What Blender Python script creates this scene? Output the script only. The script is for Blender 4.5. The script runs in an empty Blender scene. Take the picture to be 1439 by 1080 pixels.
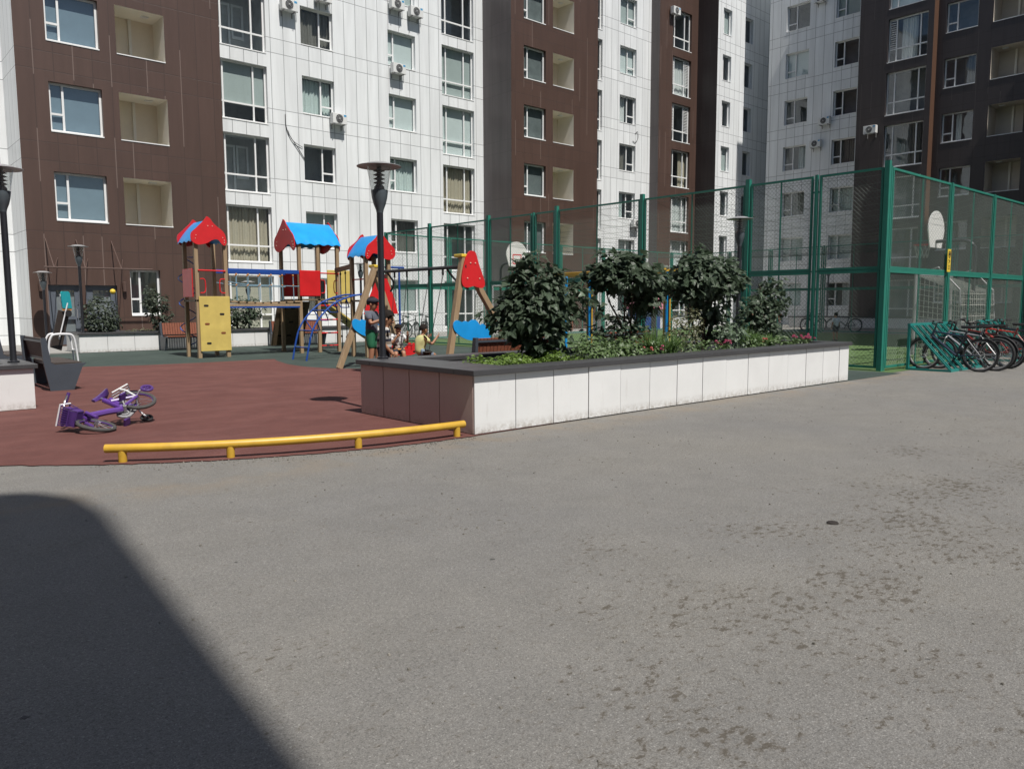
import bpy, math, random
from mathutils import Vector, Matrix
R = math.radians
scene = bpy.context.scene
col = scene.collection
random.seed(7)

# ------------------------------------------------------------------ camera, sky, sun, exposure
F_PX, PITCH, ROLL, YAW = 1088.05, .1023003, -.00382977, .84206
fw = Vector((math.cos(YAW) * math.cos(PITCH), math.sin(YAW) * math.cos(PITCH), -math.sin(PITCH)))
rt = fw.cross(Vector((0, 0, 1))).normalized()
up = rt.cross(fw)
r2 = rt * math.cos(ROLL) + up * math.sin(ROLL)
u2 = -rt * math.sin(ROLL) + up * math.cos(ROLL)
cd = bpy.data.cameras.new('camera')
cam = bpy.data.objects.new('camera', cd)
col.objects.link(cam)
cam.matrix_world = Matrix(((r2.x, u2.x, -fw.x, 0), (r2.y, u2.y, -fw.y, 0), (r2.z, u2.z, -fw.z, 1.4), (0, 0, 0, 1)))
cd.sensor_width = 36
cd.lens = F_PX / 1439 * 36
cd.clip_start, cd.clip_end = .05, 600
scene.camera = cam

SUN_EL, SUN_AZ = R(60), R(180 + 5.66)            # the sun stands behind the camera, over -Y and a little to -X
tosun = Vector((math.sin(SUN_AZ) * math.cos(SUN_EL), math.cos(SUN_AZ) * math.cos(SUN_EL), math.sin(SUN_EL)))
world = bpy.data.worlds.new('World')
scene.world = world
world.use_nodes = True
nt = world.node_tree
bg = nt.nodes['Background']
sky = nt.nodes.new('ShaderNodeTexSky')
sky.sky_type = 'NISHITA'
sky.sun_disc = False
sky.sun_elevation = SUN_EL
sky.sun_rotation = SUN_AZ
nt.links.new(sky.outputs[0], bg.inputs[0])
bg.inputs[1].default_value = .075
sd = bpy.data.lights.new('sun', 'SUN')
sd.energy = 5.0
sd.angle = R(.53)
sd.color = (1, .955, .89)
sun = bpy.data.objects.new('sun', sd)
col.objects.link(sun)
sun.rotation_euler = (-tosun).to_track_quat('-Z', 'Y').to_euler()
scene.view_settings.view_transform = 'Standard'
scene.view_settings.look = 'None'
scene.view_settings.exposure = 0.13
scene.view_settings.gamma = 1
scene.cycles.max_bounces = 8
scene.cycles.transparent_max_bounces = 24
scene.cycles.caustics_reflective = False
scene.cycles.caustics_refractive = False

# ------------------------------------------------------------------ helpers
def tag(o, label=None, cat=None, group=None, kind=None):
    if label: o['label'] = label
    if cat: o['category'] = cat
    if group: o['group'] = group
    if kind: o['kind'] = kind
    return o

def thing(name, label, cat, loc=(0, 0, 0), rz=0, group=None, mat4=None):
    o = bpy.data.objects.new(name, None)
    o.empty_display_size = .2
    col.objects.link(o)
    if mat4 is not None: o.matrix_world = mat4
    else:
        o.location = loc
        o.rotation_euler = (0, 0, rz)
    return tag(o, label, cat, group)

def kids_of(o):
    return [c for c in bpy.data.objects if c.parent == o]

def dup(root, loc, rz=0, label=None, group=None, parent=None, scale=None):
    c = root.copy()
    col.objects.link(c)
    if parent is None:
        c.location = loc
        c.rotation_euler = (0, 0, rz)
        if scale: c.scale = (scale,) * 3
        if label: c['label'] = label
        if group: c['group'] = group
    else:
        c.parent = parent
    for ch in kids_of(root): dup(ch, None, parent=c)
    return c

class MB:
    def __init__(s):
        s.v, s.f, s.m = [], [], []
    def face(s, pts, mi=0):
        b = len(s.v)
        s.v += [tuple(p) for p in pts]
        s.f.append(tuple(range(b, b + len(pts)))); s.m.append(mi)
        return s
    def add(s, vs, fs, mi=0):
        b = len(s.v)
        s.v += [tuple(p) for p in vs]
        for f in fs:
            s.f.append(tuple(i + b for i in f)); s.m.append(mi)
        return s
    def box(s, a, b, mi=0):
        x0, y0, z0 = a; x1, y1, z1 = b
        if x0 > x1: x0, x1 = x1, x0
        if y0 > y1: y0, y1 = y1, y0
        if z0 > z1: z0, z1 = z1, z0
        vs = [(x0, y0, z0), (x1, y0, z0), (x1, y1, z0), (x0, y1, z0), (x0, y0, z1), (x1, y0, z1), (x1, y1, z1), (x0, y1, z1)]
        return s.add(vs, [(0, 3, 2, 1), (4, 5, 6, 7), (0, 1, 5, 4), (1, 2, 6, 5), (2, 3, 7, 6), (3, 0, 4, 7)], mi)
    def bar(s, p0, p1, w, h, upv=(0, 0, 1), mi=0):
        p0, p1 = Vector(p0), Vector(p1)
        d = (p1 - p0).normalized()
        u = Vector(upv)
        if abs(d.dot(u)) > .98: u = Vector((0, 1, 0)) if abs(d.y) < .9 else Vector((1, 0, 0))
        a = d.cross(u).normalized(); b = a.cross(d)
        vs = []
        for p in (p0, p1):
            for sa, sb in ((-1, -1), (1, -1), (1, 1), (-1, 1)): vs.append(p + a * sa * w / 2 + b * sb * h / 2)
        return s.add(vs, [(0, 1, 2, 3)[::1], (7, 6, 5, 4), (0, 4, 5, 1), (1, 5, 6, 2), (2, 6, 7, 3), (3, 7, 4, 0)], mi)
    def tube(s, pts, r, n=8, closed=False, cap=True, mi=0):
        P = [Vector(p) for p in pts]
        k = len(P)
        if not isinstance(r, (list, tuple)): r = [r] * k
        vs, fs = [], []
        prev = None
        for i, p in enumerate(P):
            if closed: d = P[(i + 1) % k] - P[i - 1]
            else: d = P[min(i + 1, k - 1)] - P[max(i - 1, 0)]
            if d.length < 1e-9: d = Vector((0, 0, 1))
            d.normalize()
            if prev is None:
                a = d.orthogonal().normalized()
            else:
                a = prev - d * prev.dot(d)
                a = d.orthogonal().normalized() if a.length < 1e-6 else a.normalized()
            prev = a
            b = d.cross(a)
            for j in range(n):
                t = 2 * math.pi * j / n
                vs.append(p + (a * math.cos(t) + b * math.sin(t)) * r[i])
        rng = k if closed else k - 1
        for i in range(rng):
            q = (i + 1) % k
            for j in range(n):
                fs.append((i * n + j, i * n + (j + 1) % n, q * n + (j + 1) % n, q * n + j))
        if cap and not closed:
            fs.append(tuple(range(n))[::-1]); fs.append(tuple((k - 1) * n + j for j in range(n)))
        return s.add(vs, fs, mi)
    def lathe(s, prof, c=(0, 0, 0), n=16, mi=0):
        vs, fs = [], []
        for r, z in prof:
            for j in range(n):
                t = 2 * math.pi * j / n
                vs.append((c[0] + r * math.cos(t), c[1] + r * math.sin(t), c[2] + z))
        for i in range(len(prof) - 1):
            for j in range(n):
                fs.append((i * n + j, i * n + (j + 1) % n, (i + 1) * n + (j + 1) % n, (i + 1) * n + j))
        return s.add(vs, fs, mi)
    def ball(s, c, r, n=10, sc=(1, 1, 1), mi=0):
        prof = []
        vs, fs = [], []
        m = max(5, n // 2 + 1)
        for i in range(m + 1):
            a = math.pi * i / m - math.pi / 2
            for j in range(n):
                t = 2 * math.pi * j / n
                vs.append((c[0] + r * sc[0] * math.cos(a) * math.cos(t), c[1] + r * sc[1] * math.cos(a) * math.sin(t), c[2] + r * sc[2] * math.sin(a)))
        for i in range(m):
            for j in range(n): fs.append((i * n + j, i * n + (j + 1) % n, (i + 1) * n + (j + 1) % n, (i + 1) * n + j))
        return s.add(vs, fs, mi)
    def prism(s, outline, fn, t0, t1, mi=0):
        """outline (a, b) extruded from t0 to t1; fn(a, b, t) gives the point"""
        n = len(outline)
        vs = [fn(a, b, t0) for a, b in outline] + [fn(a, b, t1) for a, b in outline]
        fs = [tuple(range(n)), tuple(range(2 * n - 1, n - 1, -1))]
        for i in range(n): fs.append((i, i + n, (i + 1) % n + n, (i + 1) % n))
        return s.add(vs, fs, mi)
    def xform(s, M):
        s.v = [tuple(M @ Vector(p)) for p in s.v]
        return s
    def build(s, name, mats, parent=None, smooth=False, bevel=0, fix=True):
        me = bpy.data.meshes.new(name)
        me.from_pydata(s.v, [], s.f)
        if not isinstance(mats, (list, tuple)): mats = [mats]
        for m in mats: me.materials.append(m)
        if len(mats) > 1: me.polygons.foreach_set('material_index', s.m)
        if fix:
            import bmesh
            bm = bmesh.new(); bm.from_mesh(me)
            bmesh.ops.recalc_face_normals(bm, faces=bm.faces)
            bm.to_mesh(me); bm.free()
        if smooth:
            me.polygons.foreach_set('use_smooth', [True] * len(me.polygons))
            try: me.set_sharp_from_angle(angle=R(40))
            except Exception: pass
        me.update()
        o = bpy.data.objects.new(name, me)
        col.objects.link(o)
        if parent is not None: o.parent = parent
        if bevel:
            b = o.modifiers.new('bevel', 'BEVEL'); b.width = bevel; b.segments = 2; b.limit_method = 'ANGLE'
        return o

def smoothline(pts, k=6, closed=False):
    """Catmull-Rom through the points"""
    P = [Vector(p) for p in pts]; n = len(P); out = []
    for i in range(n if closed else n - 1):
        p0 = P[i - 1] if (closed or i > 0) else P[0]
        p1, p2 = P[i], P[(i + 1) % n]
        p3 = P[(i + 2) % n] if (closed or i + 2 < n) else P[-1]
        for j in range(k):
            t = j / k
            out.append(.5 * ((2 * p1) + (p2 - p0) * t + (2 * p0 - 5 * p1 + 4 * p2 - p3) * t * t + (3 * p1 - p0 - 3 * p2 + p3) * t ** 3))
    if not closed: out.append(P[-1])
    return out

def smooth2(pts, k=6):
    return [(p.x, p.y) for p in smoothline([(a, b, 0) for a, b in pts], k, True)]

# ------------------------------------------------------------------ materials
class NT:
    def __init__(s, name):
        s.mat = bpy.data.materials.new(name)
        s.mat.use_nodes = True
        s.t = s.mat.node_tree
        s.bsdf = s.t.nodes['Principled BSDF']
        s.out = s.t.nodes['Material Output']
    def n(s, typ, **kw):
        nd = s.t.nodes.new('ShaderNode' + typ)
        for k, v in kw.items():
            if k.startswith('i_'):
                key = k[2:]
                nd.inputs[int(key) if key.isdigit() else key].default_value = v
            else: setattr(nd, k, v)
        return nd
    def l(s, a, b): s.t.links.new(a, b)
    def math(s, op, a, b=None, c=None):
        nd = s.t.nodes.new('ShaderNodeMath'); nd.operation = op
        for i, x in enumerate((a, b, c)):
            if x is None: continue
            if hasattr(x, 'is_linked') or hasattr(x, 'links'): s.l(x, nd.inputs[i])
            else: nd.inputs[i].default_value = x
        return nd.outputs[0]
    def mix(s, fac, a, b, mode='MIX'):
        nd = s.t.nodes.new('ShaderNodeMix'); nd.data_type = 'RGBA'; nd.blend_type = mode
        for idx, x in ((0, fac), (6, a), (7, b)):
            if hasattr(x, 'links'): s.l(x, nd.inputs[idx])
            else: nd.inputs[idx].default_value = x if idx == 0 or len(x) == 4 else (*x, 1)
        return nd.outputs[2]
    def ramp(s, x, stops):
        nd = s.t.nodes.new('ShaderNodeValToRGB')
        cr = nd.color_ramp
        while len(cr.elements) < len(stops): cr.elements.new(.5)
        for e, (p, c) in zip(cr.elements, stops):
            e.position = p
            e.color = (c, c, c, 1) if not isinstance(c, (tuple, list)) else (*c, 1)
        s.l(x, nd.inputs[0])
        return nd.outputs[0]
    def noise(s, scale, detail=4, rough=.55, vec=None, dist=0):
        nd = s.n('TexNoise'); nd.inputs['Scale'].default_value = scale; nd.inputs['Detail'].default_value = detail
        nd.inputs['Roughness'].default_value = rough; nd.inputs['Distortion'].default_value = dist
        if vec is not None: s.l(vec, nd.inputs['Vector'])
        return nd.outputs[0]
    def coord(s): return s.n('TexCoord').outputs['Object']
    def bump(s, h, strength=.2, dist=.01):
        nd = s.n('Bump'); nd.inputs['Strength'].default_value = strength; nd.inputs['Distance'].default_value = dist
        s.l(h, nd.inputs['Height']); s.l(nd.outputs[0], s.bsdf.inputs['Normal'])
    def base(s, c): s.l(c, s.bsdf.inputs['Base Color'])
    def rough(s, r): s.bsdf.inputs['Roughness'].default_value = r

def plain(name, c, rough=.5, var=.12, scale=6, metal=0, bump=0, bscale=40, spec=.5, coat=0):
    m = NT(name)
    co = m.coord()
    nz = m.noise(scale, 5, .6, co)
    d = tuple(x * (1 - var) for x in c); e = tuple(min(1, x * (1 + var)) for x in c)
    m.base(m.ramp(nz, [(.25, d), (.75, e)]))
    m.rough(rough)
    m.bsdf.inputs['Metallic'].default_value = metal
    m.bsdf.inputs['Specular IOR Level'].default_value = spec
    if coat: m.bsdf.inputs['Coat Weight'].default_value = coat
    if bump: m.bump(m.noise(bscale, 4, .6, co), bump)
    return m.mat

def cladding(name, c, seam, var=.035, seam_w=.03, rough=.38, uoff=0., line_strength=1.0, dirt=.06, streak=None):
    """facade panels .61 m wide with two horizontal joints per storey"""
    m = NT(name)
    co = m.coord()
    sp = m.n('SeparateXYZ'); m.l(co, sp.inputs[0])
    u = m.math('ADD', sp.outputs[0], sp.outputs[1])
    u = m.math('DIVIDE', m.math('ADD', u, uoff), .61)
    z = m.math('DIVIDE', m.math('ADD', sp.outputs[2], -.35), 3.02)       # joints at .35 and .97 above each storey mark
    fu = m.math('FRACT', u)
    fz = m.math('FRACT', z)
    fz2 = m.math('FRACT', m.math('SUBTRACT', z, .62 / 3.02))
    lines = m.math('MAXIMUM', m.math('LESS_THAN', fu, seam_w / .61), m.math('MAXIMUM', m.math('LESS_THAN', fz, seam_w / 3.02), m.math('LESS_THAN', fz2, seam_w / 3.02)))
    band = m.math('FLOOR', m.math('MULTIPLY', z, 1))
    cb = m.n('CombineXYZ'); m.l(m.math('FLOOR', u), cb.inputs[0]); m.l(band, cb.inputs[1]); m.l(m.math('LESS_THAN', fz, .62 / 3.02), cb.inputs[2])
    wn = m.n('TexWhiteNoise'); wn.noise_dimensions = '3D'; m.l(cb.outputs[0], wn.inputs[0])
    lo = tuple(x * (1 - var) for x in c); hi = tuple(x * (1 + var) for x in c)
    base = m.mix(wn.outputs[0], lo, hi)
    st = m.n('Mapping'); st.inputs['Scale'].default_value = (3, 3, .25); m.l(co, st.inputs[0])
    dn = m.ramp(m.noise(1.0, 6, .65, st.outputs[0]), [(.3, 1 - dirt * 2), (.65, 1.0)])
    base = m.mix(1.0, base, dn, 'MULTIPLY')
    if streak:                                                           # bright scuffed joints, here and there
        wn2 = m.n('TexWhiteNoise'); wn2.noise_dimensions = '2D'
        cb2 = m.n('CombineXYZ'); m.l(m.math('FLOOR', u), cb2.inputs[0]); m.l(m.math('FLOOR', m.math('MULTIPLY', z, 1.7)), cb2.inputs[1])
        m.l(cb2.outputs[0], wn2.inputs[0])
        scuffed = m.math('MULTIPLY', m.math('LESS_THAN', fu, .05), m.math('GREATER_THAN', wn2.outputs[0], .72))
        base = m.mix(m.math('MULTIPLY', scuffed, .6), base, streak)
        lines = m.math('MULTIPLY', lines, m.math('SUBTRACT', 1.0, scuffed))
    m.base(m.mix(m.math('MULTIPLY', lines, line_strength), base, seam))
    m.rough(rough)
    m.bump(lines, .3, -.01)
    return m.mat

M = {}
M['white_clad'] = cladding('white cladding panels', (.79, .815, .825), (.27, .28, .29), rough=.33, seam_w=.025, uoff=-.1 + .61 * 40, var=.045, dirt=.08)
M['brown_clad'] = cladding('brown cladding panels', (.088, .053, .042), (.055, .036, .03), var=.06, uoff=.2 + .61 * 40, line_strength=.75, dirt=.1, streak=(.22, .17, .15), rough=.42)
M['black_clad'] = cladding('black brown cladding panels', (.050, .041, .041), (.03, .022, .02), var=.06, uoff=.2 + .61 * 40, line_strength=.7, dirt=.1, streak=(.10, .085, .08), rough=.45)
M['flank_clad'] = cladding('grey brown flank panels', (.115, .098, .098), (.07, .06, .06), var=.06, uoff=.2 + .61 * 40, line_strength=.6, dirt=.12, rough=.45)
M['orange_clad'] = plain('orange brown corner panel', (.105, .056, .036), .5)
M['pvc'] = plain('white window plastic', (.78, .79, .79), .35, .03)
M['cream'] = plain('cream loggia plaster', (.85, .81, .71), .8, .04, 2)
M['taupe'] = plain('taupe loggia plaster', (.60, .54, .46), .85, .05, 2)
M['cream_wall'] = plain('beige loggia back wall', (.82, .73, .58), .85, .05, 2)
M['room'] = plain('dim room plaster', (.30, .31, .32), .9, .2, 2)
M['room2'] = plain('dim room grey', (.45, .46, .46), .9, .2, 2)
M['curtain_green'] = plain('pale green curtain', (.66, .73, .69), .9, .08, 12)
M['curtain_beige'] = plain('beige curtain', (.58, .50, .38), .9, .1, 12)
M['curtain_dark'] = plain('brown grey curtain', (.20, .185, .16), .9, .15, 12)
M['curtain_white'] = plain('white net curtain', (.8, .8, .77), .9, .05, 12)
M['blind_grey'] = plain('grey green roller blind', (.50, .55, .52), .85, .04, 3)
M['blind_light'] = plain('light roller blind', (.76, .81, .78), .85, .04, 3)
M['sheen_grey'] = plain('grey glass sheen', (.17, .19, .185), .85, .25, 2)  # grey sheet imitating the pale reflection in the glass of the brown bay
M['sheen_blue'] = plain('blue sky sheen', (.22, .29, .34), .85, .06, 3)  # blue-grey sheet imitating sky reflected in the window glass
M['blind_beige'] = plain('beige roller blind', (.58, .53, .42), .85, .04, 3)
g = NT('window glass')
lw = g.n('LayerWeight'); lw.inputs[0].default_value = .5
fa = g.math('ADD', .10, g.math('MULTIPLY', .9, g.math('POWER', lw.outputs['Facing'], 4.5)))
tr = g.n('BsdfTransparent'); tr.inputs[0].default_value = (.82, .87, .88, 1)
gl = g.n('BsdfGlossy'); gl.inputs['Roughness'].default_value = .012; gl.inputs['Color'].default_value = (.9, .95, 1, 1)
gm = g.n('MixShader'); g.l(fa, gm.inputs[0]); g.l(tr.outputs[0], gm.inputs[1]); g.l(gl.outputs[0], gm.inputs[2])
gb = g.n('Bump'); gb.inputs['Strength'].default_value = .06; gb.inputs['Distance'].default_value = .05
g.l(g.noise(.9, 2, .5, g.coord()), gb.inputs['Height']); g.l(gb.outputs[0], gl.inputs['Normal'])
g.l(gm.outputs[0], g.out.inputs[0])
M['glass'] = g.mat
g = NT('lamp shade glass')
lw = g.n('LayerWeight'); lw.inputs[0].default_value = .5
fa = g.math('ADD', .05, g.math('MULTIPLY', .8, g.math('POWER', lw.outputs['Facing'], 4)))
tr = g.n('BsdfTransparent'); tr.inputs[0].default_value = (.82, .84, .84, 1)
gl = g.n('BsdfGlossy'); gl.inputs['Roughness'].default_value = .08
gm = g.n('MixShader'); g.l(fa, gm.inputs[0]); g.l(tr.outputs[0], gm.inputs[1]); g.l(gl.outputs[0], gm.inputs[2])
td = g.n('BsdfDiffuse'); td.inputs[0].default_value = (.6, .62, .62, 1); g2 = g.n('MixShader'); g2.inputs[0].default_value = .16
g.l(gm.outputs[0], g2.inputs[1]); g.l(td.outputs[0], g2.inputs[2]); g.l(g2.outputs[0], g.out.inputs[0])
M['lampglass'] = g.mat

def rubber(name, c1, c2):
    m = NT(name); co = m.coord()
    fine = m.noise(260, 3, .7, co); mid = m.noise(2.2, 6, .62, co)
    base = m.mix(m.ramp(mid, [(.3, 0.), (.7, 1.)]), c1, c2)
    base = m.mix(.55, base, m.ramp(fine, [(.3, .45), (.7, 1.35 if False else 1.0)]), 'MULTIPLY')
    dust = m.ramp(m.noise(.5, 7, .7, co, .4), [(.5, 0.), (.8, 1.)])
    base = m.mix(m.math('MULTIPLY', dust, .35), base, tuple(min(1, x * 1.5 + .02) for x in c2))
    mp = m.n('Mapping'); mp.inputs['Rotation'].default_value = (0, 0, R(35)); mp.inputs['Scale'].default_value = (.5, 3.2, 1); m.l(co, mp.inputs[0])
    tr_ = m.ramp(m.noise(1.1, 6, .65, mp.outputs[0], .4), [(.52, 0.), (.74, 1.)])
    base = m.mix(m.math('MULTIPLY', tr_, .30), base, tuple(min(1, x * 1.25 + .03) for x in c2))
    dk = m.ramp(m.noise(1.7, 7, .7, co, .6), [(.60, 0.), (.70, 1.)])
    base = m.mix(m.math('MULTIPLY', dk, .32), base, tuple(x * .5 for x in c1))
    m.base(base); m.rough(.9); m.bsdf.inputs['Specular IOR Level'].default_value = .25
    m.bump(fine, .5, .006)
    return m.mat
M['red_rubber'] = rubber('red rubber granulate', (.115, .046, .040), (.155, .064, .055))
M['green_rubber'] = rubber('green rubber granulate', (.040, .058, .052), (.060, .082, .072))

def asphalt():
    m = NT('weathered asphalt'); co = m.coord()
    sp = m.n('SeparateXYZ'); m.l(co, sp.inputs[0])
    fine = m.noise(170, 4, .75, co)
    vo = m.n('TexVoronoi'); vo.inputs['Scale'].default_value = 95; m.l(co, vo.inputs['Vector'])
    base = m.ramp(fine, [(.30, (.115, .110, .102)), (.5, (.222, .214, .198)), (.72, (.335, .325, .305))])
    grit = m.noise(62, 3, .7, co)
    base = m.mix(1.0, base, m.ramp(grit, [(.32, .72), (.5, 1.0), (.7, 1.0)]), 'MULTIPLY')
    base = m.mix(.5, base, m.ramp(vo.outputs['Color'], [(.1, .55), (.9, 1.0)]), 'MULTIPLY')
    pale = m.math('GREATER_THAN', m.noise(88, 2, .5, co), .66)
    base = m.mix(m.math('MULTIPLY', pale, .55), base, (.42, .41, .385))
    big = m.noise(.35, 6, .6, co, .3)
    base = m.mix(1.0, base, m.ramp(big, [(.3, (.86, .87, .9)), (.7, (1.0, .99, .965))]), 'MULTIPLY')
    mid = m.noise(2.6, 5, .6, co)
    base = m.mix(1.0, base, m.ramp(mid, [(.35, .9), (.65, 1.0)]), 'MULTIPLY')
    # a band of worn, oil-stained patches across the drive, from the right edge to the near ground
    dx = m.math('ADD', sp.outputs[0], -4.2); dy = m.math('ADD', sp.outputs[1], -1.75)
    dd = m.math('ABSOLUTE', m.math('ADD', m.math('MULTIPLY', dy, .99), m.math('MULTIPLY', dx, -.04)))
    mask = m.ramp(m.math('DIVIDE', dd, 2.2), [(.05, 1.), (.75, 0.)])
    mask = m.math('MULTIPLY', mask, m.ramp(m.math('DIVIDE', sp.outputs[0], 10), [(.13, 0.), (.24, 1.)]))
    wp = m.n('Mapping'); wp.inputs['Rotation'].default_value = (0, 0, R(-40)); wp.inputs['Scale'].default_value = (1.0, 1.6, 1); m.l(co, wp.inputs[0])
    spots = m.noise(14, 8, .70, wp.outputs[0], .2)
    clus = m.noise(1.1, 4, .6, co)
    thr = m.math('ADD', spots, m.math('MULTIPLY', m.math('SUBTRACT', clus, .5), .42))
    thr = m.math('ADD', thr, m.math('MULTIPLY', m.math('SUBTRACT', mask, 1.0), .10))
    st = m.ramp(thr, [(.555, 0.), (.60, 1.)])
    base = m.mix(m.math('MULTIPLY', st, .72), base, m.mix(m.noise(9, 3, .6, co), (.026, .024, .020), (.075, .064, .048)))
    haze = m.ramp(thr, [(.47, 0.), (.60, 1.)])
    base = m.mix(m.math('MULTIPLY', haze, .26), base, (.11, .09, .066))
    # scattered single dark grains
    g1 = m.n('TexVoronoi'); g1.inputs['Scale'].default_value = 3.1; m.l(co, g1.inputs['Vector'])
    dot = m.math('LESS_THAN', m.math('ADD', g1.outputs['Distance'], m.math('MULTIPLY', m.noise(40, 3, .6, co), .10)), .092)
    base = m.mix(m.math('MULTIPLY', dot, .7), base, (.03, .03, .028))
    # sandy edge by the planter and the rubber
    ed = m.math('ABSOLUTE', m.math('ADD', sp.outputs[1], -6.2))
    sand = m.math('MULTIPLY', m.ramp(ed, [(.0, 1.), (.55, 0.)]), m.ramp(m.noise(1.8, 5, .6, co), [(.42, 0.), (.62, 1.)]))
    base = m.mix(m.math('MULTIPLY', sand, .5), base, (.21, .165, .115))
    m.base(base); m.rough(.85); m.bsdf.inputs['Specular IOR Level'].default_value = .3
    m.bump(m.math('ADD', fine, m.math('MULTIPLY', vo.outputs['Distance'], .8)), .55, .006)
    return m.mat
M['asphalt'] = asphalt()
M['concrete'] = plain('grey concrete paving', (.27, .265, .25), .85, .15, 3, bump=.2)
m = NT('artificial turf'); co = m.coord()
m.base(m.mix(m.ramp(m.noise(60, 4, .7, co), [(.3, 0.), (.7, 1.)]), (.045, .085, .025), (.10, .17, .05)))
m.rough(.9); m.bump(m.noise(150, 2, .6, co), .6, .01)
M['turf'] = m.mat

def panelmat(name, c, dirt):
    m = NT(name); co = m.coord(); sp = m.n('SeparateXYZ'); m.l(co, sp.inputs[0])
    cb = m.n('TexWhiteNoise'); cb.noise_dimensions = '1D'; m.l(m.math('FLOOR', m.math('DIVIDE', m.math('ADD', sp.outputs[0], sp.outputs[1]), .6)), cb.inputs['W'])
    base = m.mix(cb.outputs[0], tuple(x * .955 for x in c), c)
    base = m.mix(1.0, base, m.ramp(m.noise(1.7, 5, .65, co), [(.3, .93), (.65, 1.0)]), 'MULTIPLY')
    low_ = m.math('SUBTRACT', 1.0, m.math('DIVIDE', sp.outputs[2], .13)); low_ = m.math('MULTIPLY', m.math('MAXIMUM', low_, 0), m.ramp(m.noise(16, 6, .7, co), [(.38, 0.), (.62, 1.)]))
    base = m.mix(m.math('MULTIPLY', low_, .75), base, dirt)
    mp = m.n('Mapping'); mp.inputs['Scale'].default_value = (9, 9, 1.1); m.l(co, mp.inputs[0])
    dr = m.ramp(m.noise(1.0, 5, .7, mp.outputs[0]), [(.60, 0.), (.76, 1.)])
    base = m.mix(m.math('MULTIPLY', dr, .22), base, dirt)
    sc = m.ramp(m.noise(7, 8, .75, co, 1.5), [(.70, 0.), (.73, 1.)])
    base = m.mix(m.math('MULTIPLY', sc, .5), base, dirt)
    m.base(base); m.rough(.45); return m.mat
M['planter_white'] = panelmat('white planter panel', (.75, .755, .75), (.25, .21, .165))
M['planter_brown'] = panelmat('brown planter panel', (.54, .42, .385), (.24, .19, .15))
M['cap'] = plain('dark grey metal cap', (.052, .052, .055), .45, .15, 4)
M['soil'] = plain('dark soil', (.045, .034, .025), .95, .4, 20, bump=.5)
M['lamp_metal'] = plain('anthracite lamp metal', (.020, .021, .026), .42, .1, 8, metal=.15)
M['lamp_grey'] = plain('grey lamp cone metal', (.095, .115, .13), .40, .08, 8, metal=.2)
M['lamp_disc'] = plain('grey painted lamp disc', (.27, .27, .275), .4, .06, 8)
m = NT('yellow pipe paint'); co = m.coord()
b_ = m.ramp(m.noise(7, 5, .6, co), [(.3, (.50, .295, .03)), (.7, (.60, .37, .045))])
ch_ = m.ramp(m.noise(26, 6, .7, co), [(.665, 0.), (.69, 1.)])
b_ = m.mix(m.math('MULTIPLY', ch_, .85), b_, (.09, .055, .03))
b_ = m.mix(m.math('MULTIPLY', m.ramp(m.noise(4, 6, .7, co), [(.5, 0.), (.8, 1.)]), .35), b_, (.30, .20, .07))
m.base(b_); m.rough(.42); m.bump(ch_, .3, -.003); M['yellow_pipe'] = m.mat
M['fence_green'] = plain('green fence paint', (.024, .185, .138), .38, .12, 5)
M['wire'] = plain('dull coated mesh wire', (.065, .105, .085), .55, .1, 5)
M['wood'] = None
def woodmat(name, c1, c2, sc=(30, 30, 1.2)):
    m = NT(name); co = m.coord()
    mp = m.n('Mapping'); mp.inputs['Scale'].default_value = sc; m.l(co, mp.inputs[0])
    nz = m.noise(1.0, 5, .6, mp.outputs[0], .6)
    m.base(m.mix(m.ramp(nz, [(.3, 0.), (.7, 1.)]), c1, c2)); m.rough(.6)
    m.bump(nz, .15, .004)
    return m.mat
M['wood'] = woodmat('honey wood beam', (.27, .185, .105), (.37, .27, .165))
M['deckwood'] = woodmat('grey brown deck wood', (.12, .085, .05), (.2, .15, .09), (20, 3, 20))
M['slat_red'] = woodmat('red brown bench slats', (.17, .052, .028), (.25, .085, .045), (20, 20, 20))
M['slat_dark'] = woodmat('dark weathered bench slats', (.035, .026, .022), (.07, .052, .045), (20, 2, 20))
M['bench_steel'] = plain('blue grey bench steel', (.055, .066, .082), .42, .08, 6)
M['play_red'] = plain('red play panel', (.60, .018, .022), .33, .13, 3)
M['play_blue'] = plain('bright blue play panel', (.012, .29, .70), .33, .13, 3)
M['play_navy'] = plain('blue painted pipe', (.014, .065, .30), .38, .08, 6)
M['play_yellow'] = plain('pale yellow play panel', (.60, .46, .13), .4, .13, 3)
M['slot'] = plain('dark slot', (.02, .015, .012), .8)
M['slot_brown'] = plain('brown slot', (.2, .06, .02), .8)
M['bolt'] = plain('cream bolt cap', (.7, .62, .5), .4)
M['rope'] = plain('pale blue rope', (.18, .30, .38), .9)
M['rope_orange'] = plain('orange rope clip', (.6, .25, .06), .6)
M['chain'] = plain('dark chain', (.06, .06, .06), .5, metal=.5)
M['steel'] = plain('galvanised steel', (.30, .30, .31), .55, .1, 6, metal=.15)
M['black'] = plain('black rubber', (.012, .012, .013), .6)
M['tyre'] = plain('dark tyre rubber', (.022, .022, .023), .75, .2, 30)
M['tyre_grey'] = plain('dusty kids tyre rubber', (.060, .058, .056), .8, .2, 30)
M['chrome'] = plain('bright bicycle metal', (.6, .6, .6), .22, metal=.9)
M['purple'] = plain('purple bicycle paint', (.105, .042, .24), .28, .06, 5, coat=.4)
M['purple_dark'] = plain('dark purple plastic', (.075, .032, .17), .4, .06, 5)
M['pink'] = plain('pink sticker', (.62, .22, .30), .5)
M['white_plastic'] = plain('white plastic', (.72, .72, .74), .35, .03)
M['teal'] = plain('teal fitness panel', (.02, .30, .34), .4, .06, 3)
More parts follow.
